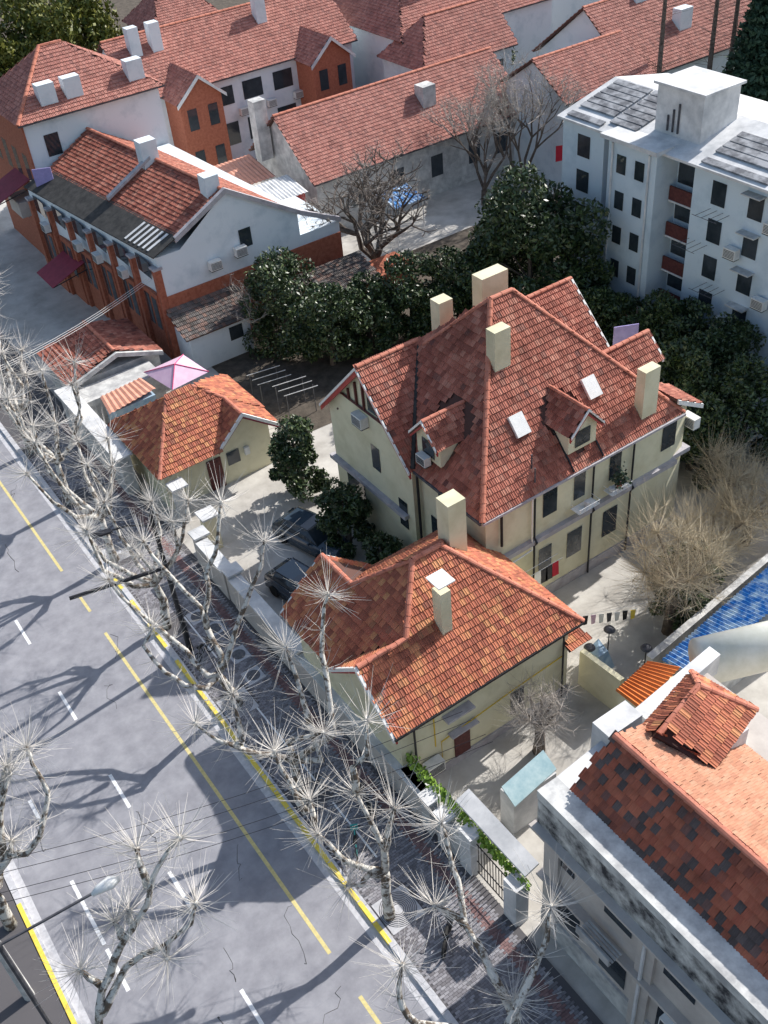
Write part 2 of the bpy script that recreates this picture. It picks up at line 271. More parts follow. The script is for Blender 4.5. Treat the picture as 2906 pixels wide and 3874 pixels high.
MB().box(33.96,34.08,32.4,32.5,8,8.2).build('wing_trim','whitep',A); board(A,(34.05,32.4,8.25),(34.05,35.3,11.0),'whitep'); board(A,(34.65,29.3,8.75),(34.65,30.4,9.8),'whitep'); board(A,(33.25,26.95,8.1),(35.1,26.95,7.05),'whitep',.05,.25)
MB().box(34,34.1,32.6,38,7,8.3).build('wing_wall','cream',A); MB().box(33.5,34.5,29.5,31.3,7,8.8).build('wing_wall','cream',A)
board(A,(21.1,26.72,7.3),(33.6,26.72,7.3),'stone',.05,.12,'gutter'); board(A,(21.05,26.8,7.3),(21.05,31.7,7.3),'dgrey',.05,.12,'gutter')
for a,b in (((21.12,33.5,8.6),(21.12,37.7,8.6)),((21.12,36.3,8.6),(21.12,36.3,9.9)),((21.12,37.0,8.6),(21.12,37.0,9.2)),((21.12,35.65,8.6),(21.12,35.65,10.6)),((21.12,34.4,8.6),(21.12,34.4,9.4))): MB().tube([a,b],.07,4).build('timber','wood',A)
window(A,'-X',21.18,34.6,35.4,8.75,9.75,fr='whitep'); window(A,'-X',21.18,34.8,35.5,5.25,6.7); window(A,'-X',21.18,36.6,38.2,1.2,3.4); window(A,'-X',21.18,32.7,33.4,2.9,4.6); window(A,'-X',21.53,30.4,31.2,2.9,4.7); window(A,'-X',21.53,29.7,30.5,5.6,6.9)
for u0,u1 in ((24.8,25.85),(26.7,27.6),(28.95,29.9),(32.45,33.6)): window(A,'-Y',27.08,u0+.1,u1-.1,5.3,6.85,True)
for u0,u1 in ((24.7,25.5),(26.5,27.45)): window(A,'-Y',27.08,u0,u1,1.8,3.4)
window(A,'-Y',27.08,28.85,29.8,1.8,3.45,True)
for (x,dr) in ((24.3,0),(27.9,0),(30.5,.15)): pipe(A,[(x,26.72,7.25),(x,26.96,6.9),(x,26.96,4.5),(x,26.78,4.3),(x,26.96,4.0),(x,26.96,.1)],.055)
pipe(A,[(24.1,26.9,7.2),(24.1,26.9,3.9),(22.0,26.9,3.7)],.045,'whitep'); pipe(A,[(21.35,31.9,7.2),(21.35,31.9,.2)],.07); pipe(A,[(22.3,26.9,7.2),(22.3,26.9,5.2)],.07)
def dormer(n,x0,x1,y0,y1,zb,ze,zp,xr):
    if n=='-X':
        ym=(y0+y1)/2; d=MB().box(x0+.3,xr,y0+.15,y1-.15,zb,ze).add([(x0+.3,y0+.15,ze),(x0+.3,y1-.15,ze),(x0+.3,ym,zp-.1)],[(0,2,1)]).build('dormer','cream',A)
        pl=[[(x0,y0,ze),(xr,y0,ze),(xr+.9,ym,zp),(x0,ym,zp)],[(x0,y1,ze),(xr,y1,ze),(xr+.9,ym,zp),(x0,ym,zp)]]; rd=[(x0,ym,zp),(xr+.9,ym,zp)]
        for y in (y0,y1): board(A,(x0-.03,y,ze+.1),(x0-.03,ym,zp+.1),'whitep',.03,.14); board(A,(x0+.06,y,ze-.02),(x0+.06,ym,zp-.04),'redp',.04,.24)
        window(A,'-X',x0+.28,ym-.45,ym+.45,zb+.2,ze-.05,fr='whitep',bars=1)
    else:
        xm=(x0+x1)/2; d=MB().box(x0+.15,x1-.15,y0+.3,xr,zb,ze).add([(x0+.15,y0+.3,ze),(x1-.15,y0+.3,ze),(xm,y0+.3,zp-.1)],[(0,1,2)]).build('dormer','cream',A)
        pl=[[(x0,y0,ze),(x0,xr,ze),(xm,xr+.9,zp),(xm,y0,zp)],[(x1,y0,ze),(x1,xr,ze),(xm,xr+.9,zp),(xm,y0,zp)]]; rd=[(xm,y0,zp),(xm,xr+.9,zp)]
        for x in (x0,x1): board(A,(x,y0-.03,ze+.1),(xm,y0-.03,zp+.1),'whitep',.03,.14); board(A,(x,y0+.06,ze-.02),(xm,y0+.06,zp-.04),'redp',.04,.24)
        window(A,'-Y',y0+.28,xm-.45,xm+.45,zb+.2,ze-.05,fr='whitep',bars=1)
    roofset(A,pl,'tileA',0,part='dormer_roof'); ridge(A,*rd,r=.09)
dormer('-X',21.25,0,30.06,32.1,8.1,9.2,10.3,22.75); dormer('-Y',26.3,28.28,26.9,0,8.1,9.2,10.3,28.55)
for x in (26.45,28.25): MB().tube([(x,26.75,7.4),(x,28.4,9.2)],.05,5).build('dormer_flashing','black',A)
chimney(A,25.0,25.9,30.5,31.1,10.9,14.0); chimney(A,31.1,32.05,27.2,27.75,7.4,10.9); chimney(A,25.5,26.3,35.15,35.85,9.5,13.35); chimney(A,28.85,30.5,36.1,36.9,9,13.0,pots=4)
for x,y,z in ((24.9,28.85,9.6),(29.28,28.88,9.63)):
    sk_=MB().slabp([(x-.38,y-.38,z-.36),(x+.38,y-.38,z-.36),(x+.38,y+.3,z+.4),(x-.38,y+.3,z+.4)],(0,-.12,.1)).build('skylight','whitep',A); MB().slabp([(x-.28,y-.42,z-.2),(x+.28,y-.42,z-.2),(x+.28,y+.16,z+.42),(x-.28,y+.16,z+.42)],(0,-.03,.03)).build('pane','skyglass',sk_)
for x,y,z in ((24.55,27.5,8.1),(24.4,27.1,7.65)): pipe(A,[(x,y,z-.1),(x,y,z+.8)],.04,'dgrey','vent_pipe')
for x,y in ((29.3,26.75),(27.2,26.75)):
    fb=MB()
    for zz in (5.0,5.25): 
        for d in (-.65,.65): fb.tube([(x+d,26.4,zz),(x+d,27,zz)],.015,4)
        fb.tube([(x-.65,26.4,zz),(x+.65,26.4,zz)],.015,4)
    for j in range(5): fb.tube([(x-.6+j*.3,26.4,5),(x-.6+j*.3,26.4,5.25)],.012,4)
    fb.box(x-.65,x+.65,26.4,27,4.98,5.0); fb.build('flower_rack','whitep',A)
for i,(x,l) in enumerate(((28.85,'small white flower pot on the villa window rack'),(29.35,'terracotta flower pot with leafy plant on the villa window rack'),(27.3,'grey enamel pot on the left villa window rack'))):
    p=thing('flower_pot',l,'flower pot',(x,26.65,5)); MB().tube([(x,26.65,5.0),(x,26.65,5.28)],[.1,.15],10).build('pot','ridge' if i==1 else 'conw',p)
    if i==1:
        lf=MB()
        for _ in range(150): c=Vector((x+random.gauss(0,.2),26.65+random.gauss(0,.2),5.6+random.gauss(0,.25))); d=Vector((random.uniform(-1,1),random.uniform(-1,1),random.uniform(-.5,1)))*.09; q=d.orthogonal()*.6; lf.add([c-d,c+q,c+d,c-q],[(0,1,2,3)])
        lf.build('foliage','leaf',p)
acunit('caged air conditioner with pots on it below the half timbered gable',20.95,35.9,7.7); acunit('small air conditioner under the left dormer window',21.3,31.2,7.9,s=.8); acunit('air conditioner on the far right corner of the villa',34.9,27.4,5.6)
# ---------- house B ----------
Bh=thing('front_house','single storey cream house with orange tiled hip roof near the street','house',(17.5,25.5,0))
MB().prism([(13.0,22.05),(21.9,22.05),(21.9,27.05),(21.4,27.05),(21.4,29.7),(13.0,29.7)],0,4.6).build('wall','cream',Bh); B('plinth','stone',Bh,12.95,21.95,21.97,22.2,0,.45)
e=4.6; k0=(12.57,21.65,e);k1=(22.3,21.65,e);p1_=(16.8,25.9,8.35);p2_=(18.2,25.9,8.35);j=(14.9,23.93,6.65);gp=(12.57,23.93,6.65);j2=(14.95,27.85,6.68);yp=(14.95,30.2,6.68)
roofset(Bh,[[k0,k1,p2_,p1_,j,gp],[(12.57,26.2,e),(14.9,23.95,6.6),gp],[(12.57,30.2,e),(12.57,26.2,e),j,p1_,j2,yp],[(17.25,30.1,e),(17.3,30.2,e),yp,j2],[(22.3,30.1,e),(17.25,30.1,e),j2,p1_,p2_],[(22.3,30.1,e),k1,p2_]],'tileB')
ridge(Bh,gp,j,p1_,p2_,k1); ridge(Bh,p1_,j2,yp); ridge(Bh,p2_,(19.5,27.3,7.2))
MB().add([(12.95,22.05,4.5),(12.95,26,4.5),(12.95,23.95,6.45)],[(0,2,1)]).build('gable_wall','cream',Bh)
for a in ((12.5,21.6,4.62),(12.5,26.25,4.62)): board(Bh,a,(12.5,23.93,6.72)); board(Bh,(12.6,a[1],4.5),(12.6,23.93,6.55),'redp',.04,.25)
board(Bh,(12.55,30.25,4.65),(14.95,30.25,6.72)); board(Bh,(17.3,30.25,4.65),(14.95,30.25,6.72)); board(Bh,(12.5,21.58,4.62),(22.3,21.58,4.62),'black',.05,.12,'gutter')
chimney(Bh,16.35,16.85,23.45,24.0,6.0,9.0); MB().box(16.2,17.0,23.3,24.15,9.0,9.06).build('chimney_plate','whitep',Bh); chimney(Bh,18.7,19.6,25.9,26.7,6.8,10.6)
window(Bh,'-Y',22.03,18.65,19.4,.85,2.25); dr=B('door','wood',Bh,15.6,16.4,21.98,22.045,.05,2.08); B('handle','ac',dr,16.28,16.33,21.93,21.98,1.0,1.12); B('canopy','stone',Bh,15.05,16.45,21.6,22.04,3.45,3.55); B('canopy','stone',Bh,15.3,16.7,21.7,22.04,2.2,2.28)
pipe(Bh,[(14.9,21.95,.6),(14.9,21.95,2.15),(18.9,21.95,2.55),(21.6,21.95,2.7)],.03,'yelpipe','gas_pipe'); pipe(Bh,[(14.6,21.95,3.9),(14.6,21.95,2.1)],.03,'yelpipe','gas_pipe')
for x in (13.6,21.5): pipe(Bh,[(x,21.9,4.5),(x,21.9,.1)],.05)
roofset(Bh,[[(21.6,21.6,3.2),(22.9,21.6,3.2),(22.3,23.0,3.7),(21.7,23.0,3.7)]],'tileB',0,part='porch_roof')
acunit('white air conditioner beside the dark red door of the front house',14.3,21.75,.9,'-Y')
# ---------- house C ----------
Ch=thing('gatehouse','small cream gatehouse with orange tiles and maroon bargeboards beside the pink parasol','house',(17,47,0))
MB().prism([(13.7,45.6),(20.5,45.6),(20.5,51.2),(13.7,51.2)],0,3.0).add([(17.3,45.58,3),(20.5,45.58,3),(18.8,45.58,4.5)],[(0,1,2)]).build('wall','cream',Ch)
e=3.0;t2=(15.9,48.2,5.4);t1=(17.5,48.2,5.4);vg=(18.75,47.0,4.65);gk=(18.75,44.9,4.65)
roofset(Ch,[[(13.2,44.7,e),(16.95,44.7,e),vg,t1,t2],[(13.2,51.7,e),(13.2,44.7,e),t2],[(13.2,51.7,e),(21,51.7,e),t1,t2],[(21,51.7,e),(21,46.8,e),vg,t1],[(16.95,44.9,e),(16.95,44.95,e),vg,gk],[(20.85,44.9,e),(20.9,47.2,e),vg,gk]],'tileB')
ridge(Ch,(13.2,44.7,e),t2,t1,vg,gk)
for x in (16.95,20.85): board(Ch,(x,44.85,3.08),(18.75,44.85,4.75)); board(Ch,(x,44.95,2.95),(18.75,44.95,4.6),'maroon',.04,.25)
window(Ch,'-Y',45.57,17.6,18.4,1.2,2.1); B('meter_box','ac',Ch,18.7,19.0,45.4,45.58,1.5,2.0); B('door','wood',Ch,16.3,17.2,45.52,45.58,.05,2.1)
# ---------- gate, boundary wall ----------
bw=thing('boundary_wall','pale rendered boundary wall with stone coping along the pavement','wall',(13,32,0))
MB().box(12.75,13.25,30.3,36.3,0,2.0).box(12.75,13.25,37,39.8,0,2.0).box(12.75,13.15,20.5,30.3,0,1.9).build('wall_face','beige',bw)
for a,b in ((30.3,36.3),(37,39.8),(20.5,30.3)): B('coping','conw',bw,12.66,13.36,a,b,2.0 if a>30 else 1.9,2.1 if a>30 else 2.0)
for y in (36.6,40.2,30.2): B('pillar','beige',bw,12.8,13.4,y-.3,y+.3,0,2.2); B('pillar_cap','conw',bw,12.66,13.56,y-.4,y+.4,2.2,2.32)
gp_=thing('gate_pillar','cream gate pillar with white cap beside the yard entrance','pillar',(14.1,41.3,0)); B('shaft','cream',gp_,13.8,14.5,40.9,41.6,0,2.25); B('cap','conw',gp_,13.66,14.64,40.78,41.74,2.25,2.36)
gq=thing('gate_post','white capped round gate post in front of the gatehouse','pillar',(13.9,44.3,0)); MB().tube([(13.9,44.3,0),(13.9,44.3,2.5)],.35,14).build('shaft','asbest',gq); B('cap','conw',gq,13.45,14.4,43.8,44.7,2.5,2.62)
lw=thing('street_wall','long white topped wall beside the pavement beyond the gatehouse','wall',(12.6,53,0)); B('wall_face','asbest',lw,12.3,13,48.3,57.5,0,2.75); B('coping','conw',lw,12.1,13.15,48.2,57.6,2.75,2.85)
sg=thing('street_gate','black wrought iron gate in pale portal with blue white roof','gate',(13.2,16.8,0))
for y in (17.8,15.2): B('post','conw',sg,12.8,13.4,y-.35,y+.35,0,2.5)
MB().slabp([(13.35,15,2.75),(13.35,19,2.75),(14.0,19,2.95),(14.0,15,2.95)],(0,0,.1)).build('roof','conw',sg)
for i in range(9): y=16.0+i*.17; MB().tube([(13.1,y,.1),(13.1,y,2.1)],.02,5).build('bar','black',sg)
for z in (.15,.9,2.05): MB().tube([(13.1,15.6,z),(13.1,17.5,z)],.025,5).build('rail','black',sg)
hd=MB()
for _ in range(1500): c=Vector((random.gauss(13.3,.1),random.uniform(14.8,23),random.gauss(2.35,.12))); d=Vector((random.uniform(-1,1),random.uniform(-1,1),random.uniform(-1,1)))*.08; q=d.orthogonal()*.7; hd.add([c-d,c+q,c+d,c-q],[(0,1,2,3)])
iv=tag(hd.build('ivy','ivy'),'bright green ivy strip growing along the street wall top','ivy',kind='stuff')
pw=thing('portal_wall','pale wall with capped piers between the front house and iron gate','wall',(13,19.8,0)); MB().box(12.85,13.2,18.2,22,0,2.0).build('wall_face','asbest',pw)
for y in (20.1,19.1): B('pier_cap','conw',pw,12.55,13.25,y-.35,y+.35,2.2,2.32); B('pier','asbest',pw,12.65,13.15,y-.28,y+.28,0,2.2)
lb=thing('lean_to','low white lean-to with glazed strip roof behind the street gate','shed',(16.3,18.5,0)); B('wall','conw',lb,15.3,17.5,17.9,18.7,0,2.2); MB().slabp([(15.2,17.7,2.2),(17.6,18.0,2.2),(17.6,18.8,2.6),(15.2,18.5,2.6)],(0,0,.06)).build('roof','skyglass',lb)
TREES=[('plane tree in the square grate nearest the camera on the right kerb', [[(9.33, 18.06, 0.05), (9.34, 18.06, 1.3), (9.38, 18.04, 2.6), (9.44, 18.11, 3.1)], [(9.44, 18.11, 3.1), (8.87, 18.44, 3.4), (8.35, 18.82, 3.9), (8.08, 19.29, 4.6), (7.81, 19.57, 5.2)], [(7.92, 20.46, 5.4), (7.8, 20.76, 5.9), (7.82, 21.33, 6.6), (7.83, 21.97, 7.4)], [(7.97, 20.12, 5.0), (8.11, 20.42, 6.0)], [(9.44, 18.11, 3.1), (9.61, 18.24, 4.2), (9.53, 18.47, 4.9), (9.43, 18.85, 5.9), (9.32, 19.14, 6.8)], [(9.32, 19.14, 6.8), (9.43, 19.28, 8.0), (9.84, 18.88, 8.8), (10.23, 19.33, 9.8)], [(9.63, 18.23, 4.2), (9.82, 18.16, 5.2), (10.12, 18.05, 6.4)], [(9.39, 18.06, 3.0), (8.89, 18.3, 3.2), (8.39, 18.06, 3.3), (7.98, 18.23, 3.5)]]), ('plane tree leaning in from the bottom edge towards the iron gate', [[(9.4, 11, 0), (9.4, 11, 2.2), (9.5, 11, 4)], [(9.45, 10.98, 4.0), (9.56, 11.85, 4.6), (9.71, 12.96, 5.2), (9.69, 13.72, 5.6), (10.12, 14.53, 6.6), (10.29, 15.2, 7.4), (10.44, 15.76, 8.0)], [(9.69, 13.72, 5.6), (9.49, 14.27, 5.7), (9.2, 14.63, 5.9)], [(9.4, 11, 3.4), (9.04, 10.85, 4.6), (10.34, 11.21, 5.6), (11.1, 11.45, 6.4), (11.61, 11.86, 7.2)], [(9.4, 11, 3), (6.92, 12.67, 4.2), (6.8, 13.21, 4.6), (6.92, 13.5, 5.0), (7.33, 13.83, 5.6)], [(9.4, 11, 3.6), (9.6, 10.99, 4.0), (9.62, 11.27, 4.6)]]), ('plane tree with tall upright limbs before the front house gable', [[(9.4, 24.4, 0.05), (9.4, 24.4, 1.6), (9.4, 24.4, 3.1)], [(9.4, 24.4, 3), (8.6, 24.89, 3.5), (7.9, 25.26, 3.9), (7.65, 25.45, 4.2), (7.55, 25.27, 4.5), (6.99, 25.7, 4.9), (6.58, 26.46, 5.5)], [(9.4, 24.4, 3), (9.96, 22.96, 4.0), (10.16, 23.93, 5.5), (10.47, 25.06, 7.0), (10.51, 25.6, 7.8)], [(9.4, 24.4, 3), (10.71, 23.05, 5.0), (11.25, 24.0, 6.5), (11.56, 24.7, 7.5), (12.4, 25.51, 9.0), (12.61, 25.54, 9.4)], [(7.55, 25.27, 4.5), (7.74, 25.0, 5.0), (7.87, 25.22, 5.6), (8.11, 25.89, 6.6)], [(9.4, 24.4, 3), (9.25, 24.17, 4.5), (9.82, 23.19, 5.4), (10.01, 22.44, 6.2)]]), ('forked plane tree by the manhole covers with limbs over the road', [[(9.8, 30.75, 0.05), (9.63, 30.73, 1.2), (9.32, 30.5, 2.3), (9.12, 30.25, 3.1)], [(9.12, 30.25, 3.1), (8.69, 30.26, 3.3), (8.45, 31.65, 3.9), (7.91, 32.84, 4.7), (7.48, 33.56, 5.3), (7.11, 34.36, 6.0), (6.9, 34.75, 6.8)], [(9.0, 30.22, 3.0), (8.33, 29.75, 3.2), (7.56, 30.16, 3.6), (7.1, 30.78, 4.2), (6.84, 32.03, 5.0), (7.42, 32.15, 5.6)], [(9.27, 30.36, 3.2), (9.53, 30.41, 3.9), (9.53, 31.38, 4.8), (9.72, 31.96, 5.4), (9.37, 32.59, 6.2), (9.08, 33.17, 7.0), (8.79, 33.73, 7.8), (8.68, 34.14, 8.4)], [(9.23, 30.28, 3.2), (9.72, 30.14, 4.0), (10.39, 30.31, 5.0), (11.07, 30.33, 6.0), (12.18, 30.39, 7.6), (12.64, 30.65, 8.5)], [(9.46, 31.2, 5.0), (9.7, 31.33, 6.0), (10.11, 31.49, 6.8), (10.24, 31.8, 7.3), (10.79, 31.67, 8.2), (11.22, 31.89, 9.0), (11.74, 32.15, 10.2)]]), ('mottled plane tree rising from the bottom left kerb over the lane', [[(-2, 19.3, 0), (-1.8, 19.3, 1.5), (-1.14, 19.43, 3.0)], [(-1.14, 19.43, 3.0), (-0.59, 19.81, 4.0), (0.18, 19.93, 5.0), (1.05, 19.89, 6.0), (1.79, 19.86, 6.8), (2.25, 20.11, 7.5), (2.88, 20.23, 8.0), (3.47, 20.16, 8.5)], [(-0.93, 19.54, 3.2), (-0.49, 19.58, 3.7), (0.37, 19.76, 4.5), (1.0, 19.38, 5.2), (1.63, 18.84, 5.8), (2.6, 18.5, 6.6), (2.98, 18.66, 7.2)], [(2.01, 20.17, 7.1), (2.1, 20.57, 7.6), (2.24, 21.01, 8.0)], [(-0.53, 19.95, 4.0), (-0.76, 20.28, 4.3), (-0.9, 20.54, 4.6)], [(1.11, 19.91, 6.0), (1.2, 20.25, 6.4)], [(1.63, 18.84, 5.8), (1.52, 18.34, 5.9)], [(0.69, 20.03, 5.7), (0.68, 20.32, 6.2)]]), ('pale plane tree at the left edge above the lane dash', [[(-2.5, 26.7, 0), (-2.4, 26.7, 2), (-1.85, 26.66, 3.5)], [(-1.85, 26.66, 3.5), (-1.33, 26.61, 4.0), (-0.77, 25.79, 4.6), (-0.13, 25.71, 5.2), (0.49, 26.05, 6.0), (0.77, 26.24, 6.5), (0.73, 26.91, 7.5), (0.8, 27.19, 8.0)], [(-1.33, 26.61, 4.0), (-1.06, 26.75, 4.5)], [(-1.52, 26.76, 4.0), (-0.99, 27.22, 5.5), (-0.08, 27.4, 7.0)], [(-1.72, 26.74, 3.8), (-0.62, 27.43, 6.4), (-0.05, 27.63, 7.2)]])]
# ---------- house D ----------
Dh=thing('stucco_building','beige stucco building with stained parapet and mottled red black tiles at the corner','building',(17,8,0))
MB().prism([(13.75,14.4),(21.5,14.9),(21.5,-4),(13.75,-4)],0,8.1).build('wall','beige',Dh)
MB().box(13.5,13.75,-4,14.6,6.6,8.0).build('cornice','grime',Dh); B('cornice_shelf','beige',Dh,13.2,13.75,-4,14.7,6.5,6.62); B('parapet','asbest',Dh,13.45,14.3,-4,14.6,8.0,8.4)
MB().prism([(14.3,14.0),(16.4,14.1),(16.4,14.75),(14.3,14.6)],8.0,8.4).prism([(18.1,14.4),(22.2,14.8),(22.2,15.3),(18.1,14.95)],7.5,8.5).build('side_parapet','conw',Dh)
chimney(Dh,16.4,17.9,14.4,15.2,7.5,9.4,'conw')
for y0,y1 in ((13.0,13.7),(10.4,11.6),(7.8,9.05),(5,6.2)): window(Dh,'-X',13.73,y0,y1,4.95,6.35,fr='whitep',sill='whitep',bars=3)
for y0,y1 in ((10.4,11.6),(7.9,9.0),(12.6,13.9)): window(Dh,'-X',13.73,y0,y1,1.5,3.1,fr='whitep',sill='whitep',bars=3)
for y in (14.0,9.7): B('pilaster','beige',Dh,13.6,13.75,y-.35,y+.35,0,6.5)
B('base_band','asbest',Dh,13.65,13.76,-4,14.45,0,1.2); pipe(Dh,[(13.5,9.7,6.5),(13.5,9.7,.2)],.07,'conw'); B('ledge','beige',Dh,13.4,13.75,-4,14.5,3.6,3.75)
zl=8.3; rz=10.0
roofset(Dh,[[(14.3,14.0,zl),(14.3,-4,zl),(15.95,-4,rz),(15.95,13.8,rz)]],'tileD',300); roofset(Dh,[[(19.9,13.8,zl),(19.9,-4,zl),(15.95,-4,rz),(15.95,13.8,rz)]],'tileL',0,.8,'rear_roof')
ridge(Dh,(15.95,13.8,rz),(15.95,-4,rz),r=.12); acunit('weathered box air conditioner low on the stucco wall',13.4,8.1,3.0); 
pl_=thing('balcony_planter','wooden slatted planter rack on the stucco wall under the branches','planter',(13.3,11.2,4))
for i in range(5): B('slat','asbest',pl_,12.95+i*.12,13.03+i*.12,10.5,12.0,3.95+i*.02,4.0+i*.02)
B('front','asbest',pl_,12.9,12.95,10.5,12.0,3.95,4.35)
Dr=thing('roof_pavilion','small hipped orange tiled pavilion roof beside the white barrel vault','roof',(18.5,12.8,0)); B('wall','conw',Dr,17.3,20,11.8,14,6,9.1)
b0,b1,b2,b3=(17.0,13.8,9.2),(17.9,11.4,9.2),(20.7,12.1,9.2),(20.3,14.5,9.2); q1,q2=(17.2,13.1,9.75),(19.4,13.5,10.1)
roofset(Dr,[[b0,b3,q2,q1],[b1,b2,q2,q1],[b2,b3,q2],[b0,b1,q1]],'tileB',200); ridge(Dr,q1,q2,b2,r=.1); ridge(Dr,q2,b3,r=.1)
def corr(root,p,m,pitch=.16,name='roof',h=.035):
    P=[Vector(t) for t in p]; n=max(2,int((P[1]-P[0]).length/pitch)); s=MB(); nr=(P[1]-P[0]).cross(P[3]-P[0]).normalized()
    if nr.z<0: nr=-nr
    vs=[]
    for i in range(2*n+1): t=i/(2*n); o=nr*(h if i%2 else -h); vs+= [P[0].lerp(P[1],t)+o,P[3].lerp(P[2],t)+o]
    s.add(vs,[(2*i,2*i+2,2*i+3,2*i+1) for i in range(2*n)]); return s.build(name,m,root)
s1=thing('orange_shed','orange corrugated shed roof between courtyard wall and stucco building','shed',(22.5,18.5,0)); corr(s1,[(21.6,18.9,3.2),(23.8,19.2,3.2),(24.3,17.9,3.6),(21.4,17.4,3.6)],'orange'); B('wall','cream',s1,21.7,24,17.6,18.8,0,3.1)
s2=thing('blue_shed','long shed with faded blue corrugated roof along the courtyard wall','shed',(30,19,0)); corr(s2,[(24.4,19.0,3.0),(40,20.8,3.0),(40,18.4,3.6),(24.2,17.3,3.6)],'blue',.22,h=.05); B('wall','asbest',s2,24.5,40,17.6,18.9,0,2.9)
cw=thing('courtyard_wall','weathered wall between courtyard and blue roofed shed','wall',(30,20.6,0)); MB().prism([(24.8,19.8),(42,21.6),(42,21.9),(24.8,20.15)],0,2.0).build('wall_face','asbest',cw); MB().prism([(22.6,22),(22.85,22),(23,19.7),(22.75,19.7)],0,2.2).build('return_wall','cream',cw)
tb=thing('barrel_vault','cream fibreglass barrel vault canopy beside the blue roof','canopy',(25,15.5,0)); MB().tube([(23.6,16.6,5.5),(31,13.6,5.5)],.95,18).build('shell','fibre',tb,True)
for x,y in ((24,16),(30,14)): MB().tube([(x,y,0),(x,y,5)],.08,6).build('post','dgrey',tb)
# ---------- generic far houses ----------
def gable(name,lab,x0,x1,y0,y1,ze,zr,m='tileF',wall='white',base=0,hip=0,single=0,ov=.4,hipr=0):
    h=thing(name,lab,'house',((x0+x1)/2,(y0+y1)/2,0)); ym=(y0+y1)/2; MB().box(x0,x1,y0,y1,base,ze).build('wall',wall,h)
    if not hip: MB().add([(x0,y0,ze),(x0,y1,ze),(x0,ym,zr-.1),(x0+.2,ym,zr-.1)],[(0,2,1)]).build('gable_wall',wall,h)
    if not hipr: MB().add([(x1,y0,ze),(x1,y1,ze),(x1,ym,zr-.1)],[(0,1,2)]).build('gable_wall',wall,h)
    a,b=(x0-ov,y0-ov,ze),(x1+ov,y0-ov,ze); c,d=(x1+ov-hipr,ym,zr),(x0-ov+hip,ym,zr); sl=[[a,b,c,d],[(x0-ov,y1+ov,ze),(x1+ov,y1+ov,ze),c,d]]
    if hip: sl.append([(x0-ov,y1+ov,ze),a,d])
    if hipr: sl.append([b,(x1+ov,y1+ov,ze),c])
    roofset(h,sl,m,single,1.0); ridge(h,d,c,r=.13,step=.6); board(h,(x0-ov,y0-ov-.02,ze+.02),(x1+ov,y0-ov-.02,ze+.02),'dgrey',.05,.12,'gutter'); return h
Ff=gable('corner_house','white walled corner house with hipped pink tiles and chimney pots at upper left',20.3,31.2,78.0,86.2,12,15.6,wall='white',hip=4.4,hipr=5.6,single=120)
ridge(Ff,(19.9,77.6,12.05),(24.3,82.1,15.65),r=.13,step=.6)
for x in (22.2,24.2,29.2): chimney(Ff,x,x+1.3,78.3,79.2,12.0,14.6,'white',3)
window(Ff,'-Y',77.98,21.6,22.7,9.2,10.8); MB().box(20.2,20.32,77.9,90,0,11.9).build('facade','brick',Ff); B('balcony','beige',Ff,18.8,20.2,80,82.5,4.6,5.8)
for y in (79,81.3,83.6,86): window(Ff,'-X',20.2,y,y+1,7.2,9.4); window(Ff,'-X',20.2,y,y+1,3,5)
for nm,y,l in ((3.2,72.5,'dark maroon square awning in front of the brick terrace'),(6.6,81.5,'long maroon awning on the corner house facade')):
    a=thing('awning',l,'awning',(18.5,y,nm)); MB().slabp([(17.2,y-1.5,nm-.5),(17.2,y+1.8,nm-.5),(20.3,y+1.8,nm+.7),(20.3,y-1.5,nm+.7)],(0,0,.05)).build('canvas','maroon',a); MB().tube([(17.3,y-1.4,nm-.5),(20.2,y-1.4,nm)],.04,5).build('arm','black',a)
# E : terrace, sheared plan
E_=thing('brick_terrace','brick and white terrace with dark felt verandah roof and white gable end','house',(24,69,0))
ex=lambda x,y:x-(y-60)*.118
def EP(x,y,z): return (ex(x,y),y,z)
MB().prism([EP(21.4,60,0)[:2],(32,60),(31,77.8),EP(21.4,77.8,0)[:2]],0,7.6).add([(23.1,59.98,7.6),(32,59.98,7.3),(26.9,59.98,10.3)],[(0,1,2)]).build('wall','white',E_)
MB().box(32,35.2,60,66,0,5.6).build('rear_wing','white',E_); B('brick_band','brick',E_,21.5,35.2,59.9,60.05,0,4.8)
for i in range(7):
    y=60.2+i*2.9; x=ex(21.3,y); B('pier','brick',E_,x-.2,x+.25,y-.25,y+.25,0,6.8); B('pier_cap','stone',E_,x-.3,x+.35,y-.35,y+.35,6.8,6.95)
    if i<6:
        x=ex(21.3,y+1.4)-.12; B('spandrel','brick',E_,x,x+.2,y+.25,y+2.6,0,4.9)
        for d in (.5,1.6): window(E_,'-X',x-.02,y+d,y+d+.75,2.2,4.5,fr='whitep')
        window(E_,'-X',x+.05,y+.4,y+2.5,6.0,7.2,fr='whitep' if i==0 else 'wood',sill='',bars=5)
MB().slabp([EP(21.1,59.7,7.75),EP(21.1,77.6,7.75),EP(23.2,77.6,8.55),EP(23.2,59.9,8.55)],(0,0,.08)).build('verandah_roof','felt',E_)
for i in range(6): y=60.6+i*.55; MB().slabp([EP(21.3,y,7.93),EP(21.3,y+.22,7.93),EP(22.9,y+.22,8.54),EP(22.9,y,8.54)],(0,0,.03)).build('roof_batten','conw',E_)
roofset(E_,[[EP(23.1,60.1,8.5),EP(23.1,77.5,8.5),(24.95,77.9,10.35),(26.95,60.1,10.35)],[(31.5,60.1,7.6),(29.6,77.8,7.6),(24.95,77.9,10.35),(26.95,60.1,10.35)]],'tileA',300)
ridge(E_,(26.95,60.1,10.4),(24.95,77.9,10.4),r=.13,step=.6)
